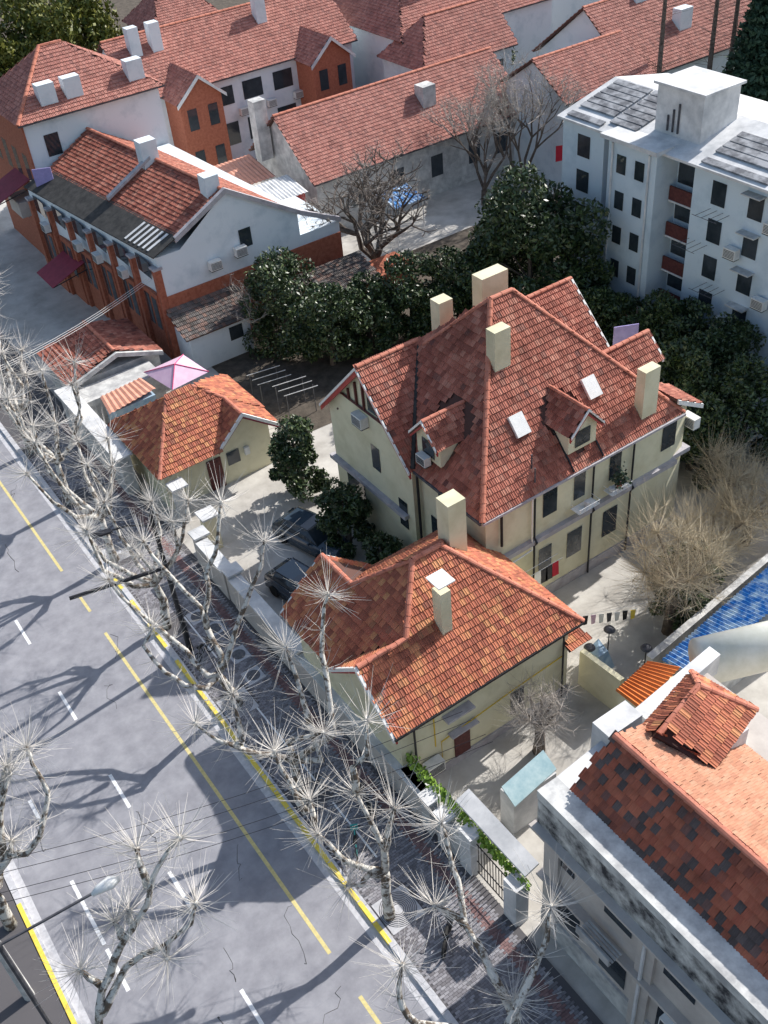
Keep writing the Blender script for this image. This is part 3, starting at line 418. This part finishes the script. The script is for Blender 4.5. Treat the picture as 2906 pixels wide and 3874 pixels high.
for a,b in (((22.9,59.95,8.55),(26.95,59.95,10.6)),((32.2,59.95,7.4),(26.95,59.95,10.6)),((32.2,59.95,7.4),(35.3,59.95,5.9))): board(E_,a,b,'stone',.15,.35,'coping')
MB().slabp([(22.0,68.1,8.75),(22.0,68.5,8.75),(25.6,68.5,10.6),(25.6,68.1,10.6)],(0,0,.2)).build('party_wall','stone',E_)
chimney(E_,25.1,26.3,68.2,69.2,9.6,12.3,'white',3); chimney(E_,26,27,60.6,61.6,9.6,11.8,'white',2); window(E_,'-Y',59.97,27.4,28.3,6.2,7.5,fr='whitep'); acunit('air conditioner on the white gable end, left one',25.2,59.7,5.6,'-Y'); acunit('air conditioner on the white gable end, right one',27.2,59.7,5.9,'-Y')
for i,y in enumerate((64,67.4,70.2,75)): acunit(['air conditioner on terrace facade nearest the white gable','second air conditioner along the brick terrace facade','third air conditioner along the brick terrace facade','farthest air conditioner along the brick terrace facade'][i],ex(21.0,y)-.2,y,5.2)
An=thing('annex','grey tiled lean-to annex below the white gable end','shed',(23.5,58.8,0)); B('wall','white',An,21.5,26,57.7,59.9,0,2.6); roofset(An,[[(21.2,57.4,2.7),(26.4,57.4,2.7),(26.4,59.85,3.9),(21.2,59.85,3.9)]],'tileK',100); window(An,'-Y',57.68,24.4,25.4,1.3,2.3)
G=gable('brick_row','long red tiled row house with brick gabled bays behind the terrace',33,55,87.6,97,8,12,wall='white')
for x in (37.4,50.8):
    MB().box(x-2,x+2,84.6,88,0,8).add([(x-2,84.6,8),(x+2,84.6,8),(x,84.6,9.7)],[(0,1,2)]).build('bay','brick',G); roofset(G,[[(x-2.3,84.3,7.8),(x-2.3,89,7.8),(x,90.3,9.8),(x,84.3,9.8)],[(x+2.3,84.3,7.8),(x+2.3,89,7.8),(x,90.3,9.8),(x,84.3,9.8)]],'tileF',0,part='bay_roof')
    for s in (-2.35,2.35): board(G,(x+s,84.25,7.85),(x,84.25,9.9),'conw',.06,.3)
    for d in (-1,1):
        for z in (5.4,1.8): window(G,'-Y',84.58,x+d-.45,x+d+.45,z,z+1.8,sill='whitep')
for x in (41,44,47.2,53.3): window(G,'-Y',87.58,x-1,x+1,5.6,7.2,bars=4); window(G,'-Y',87.58,x-1,x+1,2,4,fr='black',bars=4)
for x in (34.5,36.5,47): chimney(G,x,x+1,90.5,91.4,10.5,13.5,'white',2)
for i,x in enumerate((42.6,45.5,48.4)): acunit('%s air conditioner on the brick row front'%['left','middle','right'][i],x,87.2,4.5,'-Y')
H=gable('long_roof_house','long house with broad pink tiled roof behind the bare trees',38.8,60,69,78.5,4.6,8.7,wall='asbest',single=100)
chimney(H,37.5,38.6,75,76,5,10.2,'asbest'); chimney(H,51,52.3,71,72.2,5.5,8.8,'asbest'); window(H,'-X',38.78,72.5,73.5,2.2,3.8,fr='whitep')
for x in (42,46,50,54,57): window(H,'-Y',68.98,x,x+1.2,1.6,3.4,fr='whitep')
I=gable('tall_roof_house','large house with sweeping pink tiled roof at top centre',57,75,82,98,8.5,14,hip=6,wall='white')
I2=gable('cross_wing_house','projecting tiled wing of white house behind the laundry yard',56,66,77.5,84,7.0,10.5,hip=3,hipr=0,wall='white')
for x in (58,61,64): window(I2,'-Y',77.48,x,x+1,4.5,6,fr='wood')
chimney(I,63,64.2,85,86.2,11,14.5,'white'); chimney(I,71,72.2,85,86.2,11,14.5,'white')
J=gable('right_row','pink tiled row house behind the apartment block at upper right',68,110,64,76,6.2,11,wall='white'); chimney(J,73,74.5,69,70,8,11.5,'white'); chimney(J,75.5,77,66,67,7,10.3,'white')
J2=gable('white_annex_house','white house with pale pink tiles beside the apartment block',59,68,62.5,70,7,9.6,wall='white'); window(J2,'-Y',62.48,61,63.5,4.8,6,fr='whitep'); window(J2,'-Y',62.48,65.5,66.3,5,6.2,fr='whitep')
J3=gable('rear_white_house','white house with dark red tiles at the top edge behind the rows',80,100,92,104,8,12,m='tileA'); J4=gable('pavilion_house','dark timber pavilion with curved tiled roof behind the top left tree',46,54,112,120,6,9.5,hip=3,hipr=3,wall='wood'); J5=gable('far_left_house','far house with red tiles at top left by the street',64,84,112,124,8,12)
# ---------- sheds left ----------
sh=thing('tiled_shed','brown tiled shed with felt gable beside the pink parasol','shed',(16.5,60,0)); B('wall','asbest',sh,13.4,19.4,58.2,63.2,0,2.4); roofset(sh,[[(13.1,63.5,2.4),(13.1,57.9,2.4),(16.6,58.3,3.5),(16.6,63,3.5)],[(19.6,63.5,2.4),(19.6,57.9,2.4),(16.6,58.3,3.5),(16.6,63,3.5)]],'tileA',100); ridge(sh,(16.6,58.2,3.55),(16.6,63.2,3.55))
for s in (13.1,19.6): board(sh,(s,57.85,2.5),(16.6,57.85,3.6),'asbest',.1,.3)
ss=thing('salmon_shed','salmon corrugated shed roof left of the pink parasol','shed',(15.6,54.5,0)); corr(ss,[(14.2,55.5,2.5),(17.1,55.8,2.5),(17.2,53.7,2.7),(13.8,53.0,2.7)],'salmon',.3); B('wall','tarp',ss,14.3,17,53.5,55.4,0,2.4)
fl=thing('flat_shed','flat grey shed roof with round stepping stones between the sheds','shed',(15,56.7,0)); B('roof','asbest',fl,13.2,18.5,55.9,57.8,0,2.2)
pb=thing('parasol','square pink canvas parasol with magenta seams','parasol',(19,54.5,0)); c4=[(17.5,56.2,2.5),(18.0,53.1,2.5),(20.7,53.4,2.5),(20.4,56.4,2.5)]; tp=(19.06,54.6,3.2)
MB().add(c4+[tp],[(0,1,4),(1,2,4),(2,3,4),(3,0,4)]).build('canopy','pink',pb); [MB().tube([(c[0],c[1],c[2]+.02),(tp[0],tp[1],tp[2]+.02)],.03,5).build('seam','magenta',pb) for c in c4]; MB().tube([(19.06,54.6,0),tp],.04,6).build('pole','whitep',pb)
# ---------- K apartment ----------
K=thing('apartment_block','five storey pale blue white apartment block with bleached slab roof','building',(50,40,0))
MB().box(46.6,56,24,33.6,0,12.4).box(46.6,56,33.6,38.6,0,12.4).box(45.7,56,40.7,44.6,0,12.6).box(46.3,56,45.6,49.3,0,12.4).box(47.6,56,38.6,45.6,0,12.4).build('wall','apt',K)
MB().slabp([(46,24,12.45),(46,49.6,12.45),(51,49.6,13.6),(51,24,13.6)],(0,0,.15)).slabp([(56,24,12.6),(56,49.6,12.6),(51,49.6,13.6),(51,24,13.6)],(0,0,.15)).build('roof','conw',K); B('tower_roof','conw',K,45.3,48,40.4,45,12.6,12.85)
for j in range(8):
    t=j/8
    for y0,y1 in ((46,49),(43.6,45.8),(28,33),(33.4,38)):
        if random.random()<.8: MB().slabp([(46.3+t*4.5,y0,12.72+t*1.05),(46.3+t*4.5,y1,12.72+t*1.05),(46.75+t*4.5,y1,12.83+t*1.05),(46.75+t*4.5,y0,12.83+t*1.05)],(0,0,.07)).build('roof_slab','slab',K)
B('stair_house','conw',K,47.6,50.6,39.3,42.8,12.8,15.7); B('stair_house_roof','conw',K,47.4,50.8,39.1,43,15.7,15.85)
for i in range(3): MB().tube([(47.55,41+i*.4,13.2),(47.55,41+i*.4,14.9-.4*i)],.07,6).build('flue','dgrey',K)
for f in range(5):
    z=.9+f*2.28
    for y in (41.6,43.1): window(K,'-X',45.68,y,y+.75,z+.6,z+1.75,fr='dgrey',bars=1)
    for y in (36.2,33.6,30.5,27.4): window(K,'-X',46.58,y,y+1.0,z+.4,z+1.8,fr='whitep',bars=1)
    window(K,'-X',46.28,46.8,47.9,z+.4,z+1.8,fr='whitep',bars=1)
    for y0,y1 in ((38.7,40.6),(44.7,45.5)): B('balcony_rail','wood',K,46.9,47.0,y0,y1,z-.5,z+.35); B('balcony_slab','conw',K,46.85,47.6,y0,y1,z-.6,z-.5); B('balcony_shade','glass',K,47.5,47.58,y0+.05,y1-.05,z+.4,z+1.6)
    r=MB(); y=35+((f*1.7)%3); 
    for d in range(4): r.tube([(45.3,y+d*.45,z+.1),(46.6,y+d*.45,z+.1)],.018,4)
    r.tube([(45.3,y-.2,z+.1),(45.3,y+1.6,z+.1)],.018,4); r.build('drying_rack','dgrey',K)
    acunit('air conditioner on the apartment block, storey %s from the ground'%['one','two','three','four','five'][f],46.2,32.6+(f%2)*2.4,z+.2); aw=B('window_canopy','asbest',K,46.0,46.6,33.5,34.8,z+1.85,z+1.92)
for y in (41.2,44.2): pipe(K,[(45.6,y,12.4),(45.6,y,.2)],.07,'conw')
# ---------- plants ----------
def leaves(n,cfun,size,m,name,root):
    C=np.array([cfun() for _ in range(n)]); d=rng.normal(size=(n,3)); d/=np.linalg.norm(d,axis=1)[:,None]; q=np.cross(d,rng.normal(size=(n,3))); q/=np.linalg.norm(q,axis=1)[:,None]; s=(size*rng.uniform(.6,1.3,n))[:,None]
    V=np.stack([C-d*s,C+q*s*.45,C+d*s,C-q*s*.45],1).reshape(-1,3); me=bpy.data.meshes.new(name); me.from_pydata(V.tolist(),[],np.arange(4*n).reshape(-1,4).tolist()); me.materials.append(MT[m]); a=me.attributes.new('rnd','FLOAT','POINT'); a.data.foreach_set('value',np.repeat(rng.random(n),4).astype(np.float32)); o=bpy.data.objects.new(name,me); COL.objects.link(o); par(o,root); return o
def evergreen(lab,x,y,h,r,n=9000,m='leaf',size=.14,name='evergreen_tree',low=.12):
    t=thing(name,lab,'tree',(x,y,0)); MB().tube([(x,y,0),(x+.1,y,h*.4),(x,y+.1,h*.8)],[.22,.15,.05],7).build('trunk','barkd',t); cl=[]
    for i in range(30):
        a=random.uniform(0,6.3); zz=random.uniform(low,1); rr=r*math.sqrt(max(.05,1-((zz-.45)/.62)**2))*random.uniform(.45,1); cl.append((x+rr*math.cos(a),y+rr*math.sin(a),zz*h,random.uniform(.22,.42)*r))
    for c in cl[:8]: MB().tube([(x,y,c[2]*.6),c[:3]],[.08,.03],5).build('limb','barkd',t)
    def f():
        c=random.choice(cl); v=np.array([random.gauss(0,1) for _ in range(3)]); v/=np.linalg.norm(v); return np.array(c[:3])+v*c[3]*random.uniform(.6,1.05)
    leaves(n,f,size,m,'crown',t)
evergreen('big glossy dark magnolia tree left of the apartment block',41.5,47,10.5,4.2,26000,size=.19)
for i,(x,y,h,r) in enumerate(((28,56,6,2.8),(29,52.3,5.5,2.6),(32,52.3,5,2.4),(35,51.5,5.5,2.5),(38,50.2,5.2,2.4),(43.6,42.6,4.8,2.2),(44,39.6,4.6,2.2),(44.4,36.4,4.6,2.2),(44.4,33.3,4.6,2.2),(41,32,5.5,2.8),(41,28.6,5,2.6),(38,29.5,4.5,2.2))):
    evergreen(['evergreen below the white gable end','evergreen beside the garden drying racks','evergreen left of the bare old tree','evergreen under the bare old tree','evergreen behind the villa chimneys','evergreen at the foot of the apartment tower','second evergreen along the apartment block foot','third evergreen along the apartment block foot','fourth evergreen along the apartment block foot','large bush right of the villa small wing','rightmost large bush by the villa','low bush at the villa right corner'][i],x,y,h,r,11000,size=.15)
evergreen('dark loquat tree in the yard before the timbered gable',20.0,41.6,5,1.6,7000); evergreen('small dark tree by the car and villa wall',19.6,36.2,4.2,1.5,5500); evergreen('lower dark shrub between car and front house',19.6,33,3,1.1,3500)
evergreen('yellow green street tree at top left',40,127,10,6.5,12000,'leafy',.35,low=.2); evergreen('green street tree at the left top edge',32,124,8,4.5,8000,'leafy',.35); evergreen('small evergreen behind the tiled rows at top',66,80,6.5,2,3000,size=.2)
t=thing('conifer_tree','tall dark conifer with drooping boughs at upper right','tree',(76,57,0)); MB().tube([(76,57,0),(76,57,18)],[.35,.05],7).build('trunk','barkd',t)
def cf():
    z=random.uniform(2,17.5); rr=(18-z)*.3*random.uniform(.2,1); a=random.choice(range(9))*.7+z*2+random.gauss(0,.12); return np.array((76+rr*math.cos(a),57+rr*math.sin(a),round(z/.8)*.8-.18*rr+random.gauss(0,.12)))
leaves(22000,cf,.3,'pine','crown',t)
def twigs(mb,p,n,L,r=.012,upb=.35,d0=None,k=3):
    p=Vector(p)
    for _ in range(n):
        d=Vector((random.gauss(0,1),random.gauss(0,1),random.gauss(upb,.7)));
        if d0: d+=Vector(d0)*.8
        d.normalize(); l=L*random.uniform(.45,1.15); q=p+d*l*.5; e=p+d*l+Vector((0,0,l*random.uniform(0,.3))); mb.tube([p,q,e],[r,r*.75,r*.3],k)
def pollard(lab,limbs,r0=.24,nt=58,L=1.65,grp='pollarded plane trees along the street',bark='bark',tw='twig',rt=.0105):
    b=limbs[0][0]; t=thing('plane_tree',lab,'tree',(b[0],b[1],0),grp); mb=MB()
    for i,l in enumerate(limbs):
        n=len(l); ra=r0 if i==0 else r0*.62; rad=[ra*(1-.35*j/(n-1)) if i==0 else ra*(1-.6*j/(n-1)) for j in range(n)]
        P=[]; 
        for a,c in zip(l,l[1:]):
            for s in (0,.5): P.append(tuple(Vector(a).lerp(Vector(c),s)+Vector((random.gauss(0,.03),random.gauss(0,.03),random.gauss(0,.03)))*(s>0)))
        P.append(l[-1]); RR=[float(np.interp(j/(len(P)-1),np.linspace(0,1,n),rad))*random.uniform(.9,1.12) for j in range(len(P))]
        MB().tube(P,RR,8).build('trunk' if i==0 else 'limb',bark,t,True)
        if i:
            MB().tube([Vector(P[-1])-Vector((0,0,.06)),Vector(P[-1])+Vector((0,0,.07))],[RR[-1]*1.6,RR[-1]*1.2],7).build('knuckle',bark,t,True)
            twigs(mb,P[-1],nt,L,rt); 
            for p in P[3:-1:2]: twigs(mb,p,nt//4,L*.75,rt*.85)
    mb.build('twigs',tw,t)['kind']='stuff'
for lab,l in TREES: pollard(lab,l)
def auto(lab,x,y,h=3.2,n=6,sp=2.6,top=8.5,**kw):
    limbs=[[(x,y,0),(x+random.gauss(0,.1),y+random.gauss(0,.1),h*.5),(x,y,h)]]
    for i in range(n):
        a=i*6.283/n+random.gauss(0,.3); s=sp*random.uniform(.6,1.1); tz=top*random.uniform(.75,1.05); c,d=math.cos(a),math.sin(a); bend=random.gauss(0,.3)
        limbs.append([(x,y,h-.1),(x+c*s*.45,y+d*s*.45,h+.7),(x+c*s*.8-bend,y+d*s*.8,h+(tz-h)*.5),(x+c*s,y+d*s,tz)])
    pollard(lab,limbs,**kw)
for y,l in ((37.3,'plane tree beside the black lamp post'),(43.7,'plane tree near the gate pillar'),(50,'plane tree before the white topped wall'),(56.4,'plane tree by the salmon shed'),(62.8,'plane tree by the tiled shed'),(69.2,'plane tree by the square maroon awning'),(76,'farthest plane tree at the left edge')): auto(l,9.4,y,n=7)
auto('plane tree on the left kerb at the picture edge',-2.6,33,n=6,sp=3.2,top=8)
def barebush(lab,x,y,h,r,th,tw='twigy',n=500):
    t=thing('bare_tree',lab,'tree',(x,y,0)); MB().tube([(x,y,0),(x+.05,y,th*.5),(x,y,th)],[.28,.22,.2],8).build('trunk','barkd',t,True); mb=MB()
    for i in range(9):
        a=i*.7; e=(x+r*.5*math.cos(a),y+r*.5*math.sin(a),th+(h-th)*random.uniform(.2,.6)); MB().tube([(x,y,th-.1),e],[.1,.05],6).build('limb','barkd',t); twigs(mb,e,n//12,r*.75,.009)
        for _ in range(5): twigs(mb,Vector(e)+Vector((random.gauss(0,r*.25),random.gauss(0,r*.25),random.gauss(0,.4))),n//40,r*.5,.007)
    twigs(mb,(x,y,th),n//5,r,.009); mb.build('twigs',tw,t)['kind']='stuff'
barebush('bushy bare pollard in the lane before the yellow wall',18.75,20.3,3.6,1.6,1.9,'twigd'); barebush('straw coloured bare tree over the courtyard',28.0,21.7,6.2,3.0,3.8,n=900); barebush('bare straw shrub right of the courtyard tree',32.5,23.3,4.2,2.6,2,n=800); barebush('bare straw shrub at the right edge',35.5,23.5,4.2,2.6,2,n=800); barebush('arching bare shrub beyond the villa corner',37,26,4,2.4,1.5,n=600); evergreen('leafy shrub under the straw coloured courtyard tree',29.2,21.9,4,1.5,4500)
def wild(lab,x,y,h,spread,trunk=.3,bark='barkd',n0=6,seed=1,lev=4,tw='twigd',lean=0.):
    random.seed(seed); t=thing('bare_tree',lab,'tree',(x,y,0)); big=MB(); sm=MB()
    def grow(p,d,L,r,k):
        q=p+d*L*.5+Vector((random.gauss(0,.06),random.gauss(0,.06),0))*L; e=p+d*L+Vector((random.gauss(0,.08),random.gauss(0,.08),random.gauss(.02,.05)))*L; (big if r>.03 else sm).tube([p,q,e],[r,r*.85,r*.68],6 if r>.03 else 3)
        if k==0: 
            for _ in range(3): twigs(sm,e,2,L*.8,.007)
            return
        for i in range(3 if k>1 else 4):
            nd=(d+Vector((random.gauss(0,spread),random.gauss(0,spread),random.gauss(.12,.3)))).normalized(); grow(e if random.random()<.7 else q,nd,L*random.uniform(.6,.85),r*.6,k-1)
    b=Vector((x,y,h*.12)); MB().tube([(x,y,0),b],[trunk*1.2,trunk],8).build('trunk',bark,t)
    for i in range(n0): a=i*6.28/n0+.4; grow(b,Vector((math.cos(a)*spread,math.sin(a)*spread,1)).normalized(),h*.3,trunk*.55,lev)
    big.build('limbs',bark,t); sm.build('twigs',tw,t)['kind']='stuff'
wild('gnarled bare old tree before the long pink roof',38.4,60.6,10,.75,.45,n0=5,seed=3); wild('slender bare tree in front of the long roof chimney',52,64.5,10.5,.42,.25,n0=4,seed=5); wild('slender bare tree right of the long roof',55.5,63.5,10.5,.42,.25,n0=4,seed=8); wild('half leafless small tree before the grey annex',27,57,6,.5,.15,n0=4,seed=9,lev=3)
random.seed(11)
for i,(x,y) in enumerate(((70,63),(74,61),(76,60.5))):
    t=thing('metasequoia_tree',['left','middle','right'][i]+' of the three tall straight bare trunks at upper right','tree',(x,y,0)); MB().tube([(x,y,0),(x,y,19)],[.28,.1],7).build('trunk','barkd',t); mb=MB()
    for _ in range(110): z=random.uniform(4,18); a=random.uniform(0,6.28); l=random.uniform(.8,2.6); mb.tube([(x,y,z),(x+l*math.cos(a),y+l*math.sin(a),z+l*.3)],[.02,.006],3)
    mb.build('branches','barkd',t)
# ---------- street furniture, car, small things ----------
lp=thing('lamp_post','black street lamp post with signal arm reaching over the road','lamp post',(9.6,35.2,0)); MB().tube([(9.6,35.2,.1),(9.6,35.2,8.8)],[.16,.08],10).build('pole','black',lp); MB().tube([(9.6,35.2,5.6),(5.3,36.0,5.75)],.09,8).build('arm','black',lp); MB().tube([(9.6,35.2,8.1),(8.6,35.6,8.4),(7.9,35.9,8.3)],.04,6).build('lamp_arm','black',lp); MB().slabp([(7.95,35.75,8.25),(7.95,36.05,8.25),(7.1,36.3,8.2),(7.1,36.0,8.2)],(0,0,.1)).build('lamp_head','black',lp)
l2=thing('street_lamp','white cobra head street lamp on dark arm at bottom left','street lamp',(-2.6,21.6,0)); MB().tube([(-2.6,21.6,0),(-2.6,21.6,7)],.09,8).build('pole','dgrey',l2); MB().tube([(-2.6,21.6,6.6),(-1.2,21.3,6.9),(.6,21.0,7.2)],.05,7).build('arm','dgrey',l2); MB().tube([(.45,21.0,7.15),(.7,21,7.22),(1.1,20.95,7.28),(1.4,20.9,7.27)],[.07,.16,.22,.08],10).build('lamp_head','whitep',l2,True)
up_=thing('utility_pole','concrete utility pole with crossarms and wires at the left edge','pole',(-2.9,23.6,0)); MB().tube([(-2.9,23.6,0),(-2.9,23.6,7.4)],[.2,.14],10).build('pole','asbest',up_)
for z in (5.2,6.1,7): B('crossarm','dgrey',up_,-3.0,-2.8,22.7,24.6,z,z+.1); [MB().tube([(-2.9,y,z+.1),(-2.9,y,z+.3)],.05,6).build('insulator','conw',up_) for y in (22.8,23.2,24,24.5)]
for i,y in enumerate((22.8,23.2,24.0,24.5)): tag(MB().tube([(-2.9+t*17,y-t*5.2,7.3-1.2*math.sin(t*3.14)*.6) for t in np.linspace(0,1,14)],.012,4).build('overhead_wire','black'),['nearest','second','third','farthest'][i]+' of the four black wires crossing the road','wire','wires crossing the road')
for i in range(3): tag(MB().tube([(5+t*19,57+t*5+i*.25,5.5+t*.6-.8*math.sin(t*3.14)) for t in np.linspace(0,1,12)],.014,4).build('overhead_wire','whitep'),['lower','middle','upper'][i]+' of the pale wires running to the brick terrace','wire','pale wires to the terrace')
def car(lab,x,y,rz,m):
    c=thing('parked_car',lab,'car',(x,y,0)); ca,sa=math.cos(rz),math.sin(rz)
    T=lambda X,Y,Z_:(x+X*ca-Y*sa,y+X*sa+Y*ca,Z_)
    def loft(secs):
        s=MB(); v=[]
        for X,hw,z0,z1,tw in secs: v+=[T(X,-hw,z0),T(X,-hw,(z0+z1)/2+.1),T(X,-tw,z1),T(X,tw,z1),T(X,hw,(z0+z1)/2+.1),T(X,hw,z0)]
        n=len(secs); s.add(v,[(i*6+j,i*6+(j+1)%6,(i+1)*6+(j+1)%6,(i+1)*6+j) for i in range(n-1) for j in range(6)]+[(5,4,3,2,1,0),tuple((n-1)*6+j for j in range(6))]); return s
    loft([(-2.3,.75,.35,.8,.65),(-2.15,.88,.25,.98,.8),(-1,.92,.25,1.0,.84),(1,.92,.25,1.0,.84),(1.9,.88,.25,.92,.72),(2.3,.7,.35,.75,.55)]).build('body',m,c,True)
    loft([(-2.0,.8,.95,1.0,.78),(-1.4,.8,.95,1.48,.6),(-.2,.8,.95,1.56,.6),(.35,.8,.95,1.5,.58),(1.15,.8,.93,1.0,.76)]).build('window_glass','glass',c); loft([(-1.45,.62,1.46,1.5,.58),(-.2,.62,1.54,1.6,.58),(.3,.6,1.5,1.53,.56)]).build('roof',m,c)
    for X in (-1.4,1.4):
        for Yy in (-.86,.86): wv=MB().tube([T(X,Yy-.1,.33),T(X,Yy+.1,.33)],.33,14).build('wheel','rubber',c); MB().tube([T(X,Yy-.11,.33),T(X,Yy+.11,.33)],.18,10).build('rim','ac',wv)
    for Yy in (-.6,.6): MB().tube([T(2.2,Yy,.68),T(2.28,Yy,.68)],.1,8).build('headlight','whitep',c)
    for Yy in (-.98,.98): MB().tube([T(.7,Yy*.92,1.05),T(.7,Yy*1.08,1.08)],.08,6).build('mirror',m,c)
car('slate blue car parked beside the villa yard trees',18.4,37.9,R(-75),'car'); car('dark car half hidden behind the front house roof',15.9,34.6,R(-80),'car')
def bike(lab,x,y,rz,m,sc=False):
    b=thing('scooter' if sc else 'bicycle',lab,'scooter' if sc else 'bicycle',(x,y,.1)); ca,sa=math.cos(rz),math.sin(rz); T=lambda X,Z_,Y=0:(x+X*ca-Y*sa,y+X*sa+Y*ca,.1+Z_)
    for X in (-.52,.52): MB().tube([T(X+.32*math.cos(t),.33+.32*math.sin(t)) for t in np.linspace(0,6.283,17)],.05 if sc else .025,6).build('wheel','rubber',b)
    f=MB()
    for p,q in (((-.52,.33),(-.1,.8)),((-.1,.8),(-.02,.35)),((-.02,.35),(.42,.85)),((-.1,.75),(.4,.8)),((.52,.33),(.4,1.0)),((-.52,.33),(-.02,.35))): f.tube([T(*p),T(*q)],.06 if sc else .022,6)
    f.build('frame',m,b); MB().tube([T(-.28,.86),T(.05,.86)],[.1,.05],8).build('saddle','rubber',b); MB().tube([T(.36,1.02,-.28),T(.36,1.02,.28)],.02,6).build('handlebar','black',b); MB().tube([T(.5,.75,-.15),T(.5,.75,.15)],.13,8).build('basket',m,b)
bike('teal shared bicycle leaning by the kerb tree',9.95,21.2,R(60),'teal'); bike('black scooter beside the square tree grate',10.5,16.0,R(40),'black',True); bike('dark bicycle in the painted bay under the lamp post',9.95,34.3,R(20),'black'); bike('dark scooter parked by the pale wall under twigs',11.4,22.6,R(80),'black',True)
for i,(x,y,z) in enumerate(((24.7,22.3,1.9),(23.4,22.2,1.7),(25.3,20.6,1.7))):
    g=thing('garden_lamp',['tall mushroom garden lamp by the blue tarp','mushroom garden lamp beside the low porch roof','mushroom garden lamp by the courtyard wall'][i],'lamp',(x,y,0),'mushroom lamps in the courtyard'); MB().tube([(x,y,0),(x,y,z)],.03,6).build('post','black',g); MB().tube([(x,y,z),(x,y,z+.1),(x,y,z+.14)],[.27,.2,.05],14).build('shade','dgrey',g)
tp_=thing('tarp_cover','pale blue tarpaulin covering a stack by the courtyard wall','tarp',(24,22.2,0)); MB().add([(23.5,21.7,0),(24.6,21.7,0),(24.6,22.8,0),(23.5,22.8,0),(23.7,21.9,1.1),(24.4,22,.95),(24.35,22.6,1.3),(23.7,22.6,1.0)],[(4,5,6,7),(0,1,5,4),(1,2,6,5),(2,3,7,6),(3,0,4,7)]).build('sheet','tarp',tp_)
tag(MB().tube([(22.4,24.4,2.2),(24.5,23.5,2.05),(27.5,22.0,2.2)],.01,4).build('clothes_line','whitep'),'clothes line strung across the sunny courtyard','clothes line')
cols=['redp','whitep','black','pink','whitep','dgrey','whitep','black','yel']; nm=['rust','first white','first black','pink','second white','grey','third white','second black','yellow']
for i in range(9):
    t=.12+.09*i; x,y=23.6+i*.32,23.9-i*.18; tag(MB().slabp([(x,y,2.05),(x+.22,y-.12,2.05),(x+.2,y-.1,1.5),(x+.05,y-.02,1.45)],(.02,.02,0)).build('garment',cols[i]),nm[i]+' garment hanging on the courtyard clothes line','garment','laundry on the courtyard line')
for i,(m,x) in enumerate((('whitep',23.7),('black',24.1),('black',24.4),('redc',24.8))): tag(MB().slabp([(x,26.2,3.1),(x+.35,26.2,3.1),(x+.4,26.2,2.2),(x-.05,26.2,2.25)],(0,.03,0)).build('garment',m),['white cloth','black shirt','second black shirt','dark red shirt'][i]+' on the rack under the villa string course','garment','laundry on the villa rack')
rk=thing('drying_rack','white tube drying rack on the villa wall','rack',(24.3,26.6,3.1)); [MB().tube([(23.4,26.2+d,3.15),(25.4,26.2+d,3.15)],.015,4).build('tube','whitep',rk) for d in (0,.35)]
for i,(x,y) in enumerate(((23.4,51.4),(24.0,49.2))):
    rk=thing('garden_rack',['far','near'][i]+' white bamboo drying frame in the garden','rack',(x,y,0)); [MB().tube([(x-.8,y+d,2),(x+1.4,y-.4+d,2)],.025,5).build('pole','conw',rk) for d in (-.7,0,.7)]; [MB().tube([(x+e,y+d,0),(x+e,y+d,2)],.03,5).build('post','dgrey',rk) for e in (-.7,1.2) for d in (-.8,.5)]
for i,(m,x,y,z,l) in enumerate((('violet',35.5,33.5,8.3,'lilac sheet on the villa rear terrace'),('violet',19.6,76.3,9.3,'purple cloth on a pole by the corner house'),('pink',55,80.5,4.5,'pink sheet in the yard behind the long roof'),('redc',57.5,62,4,'red quilt beside the apartment block'))): tag(MB().slabp([(x,y,z),(x+1.2,y-.6,z),(x+1.2,y-.6,z-1.2),(x,y,z-1.3)],(.03,.05,0)).build('sheet',m),l,'laundry')
bl=thing('blue_canopy','small bright blue sheet canopy under the bare old tree','canopy',(43,64,0)); corr(bl,[(42,63,3.3),(45,63,3.3),(45,65.5,3.7),(42,65.5,3.7)],'blue',.3); [MB().tube([(x,63.2,0),(x,63.2,3.2)],.05,5).build('post','whitep',bl) for x in (42.2,44.8)]
yb=thing('garden_outhouse','grey roofed outhouse with brick wall behind the garden trees','shed',(34,57.5,0)); B('wall','brick',yb,31,39,56.5,59,0,2.3); roofset(yb,[[(30.8,56.2,2.3),(36,56.2,2.3),(36,59.2,3.3),(30.8,59.2,3.3)]],'tileK',0)
rs=thing('rear_shed','pale ribbed metal shed behind the brick terrace','shed',(35,70,0)); corr(rs,[(32.5,68,4.6),(37.5,68,4.6),(37.5,71,5.1),(32.5,71,5.1)],'conw',.3); B('wall','redp',rs,32.7,37.3,68.2,70.8,0,4.5); corr(rs,[(32,72,4.8),(37,72,4.8),(37,76,5.5),(32,76,5.5)],'salmon',.35,'rear_roof')
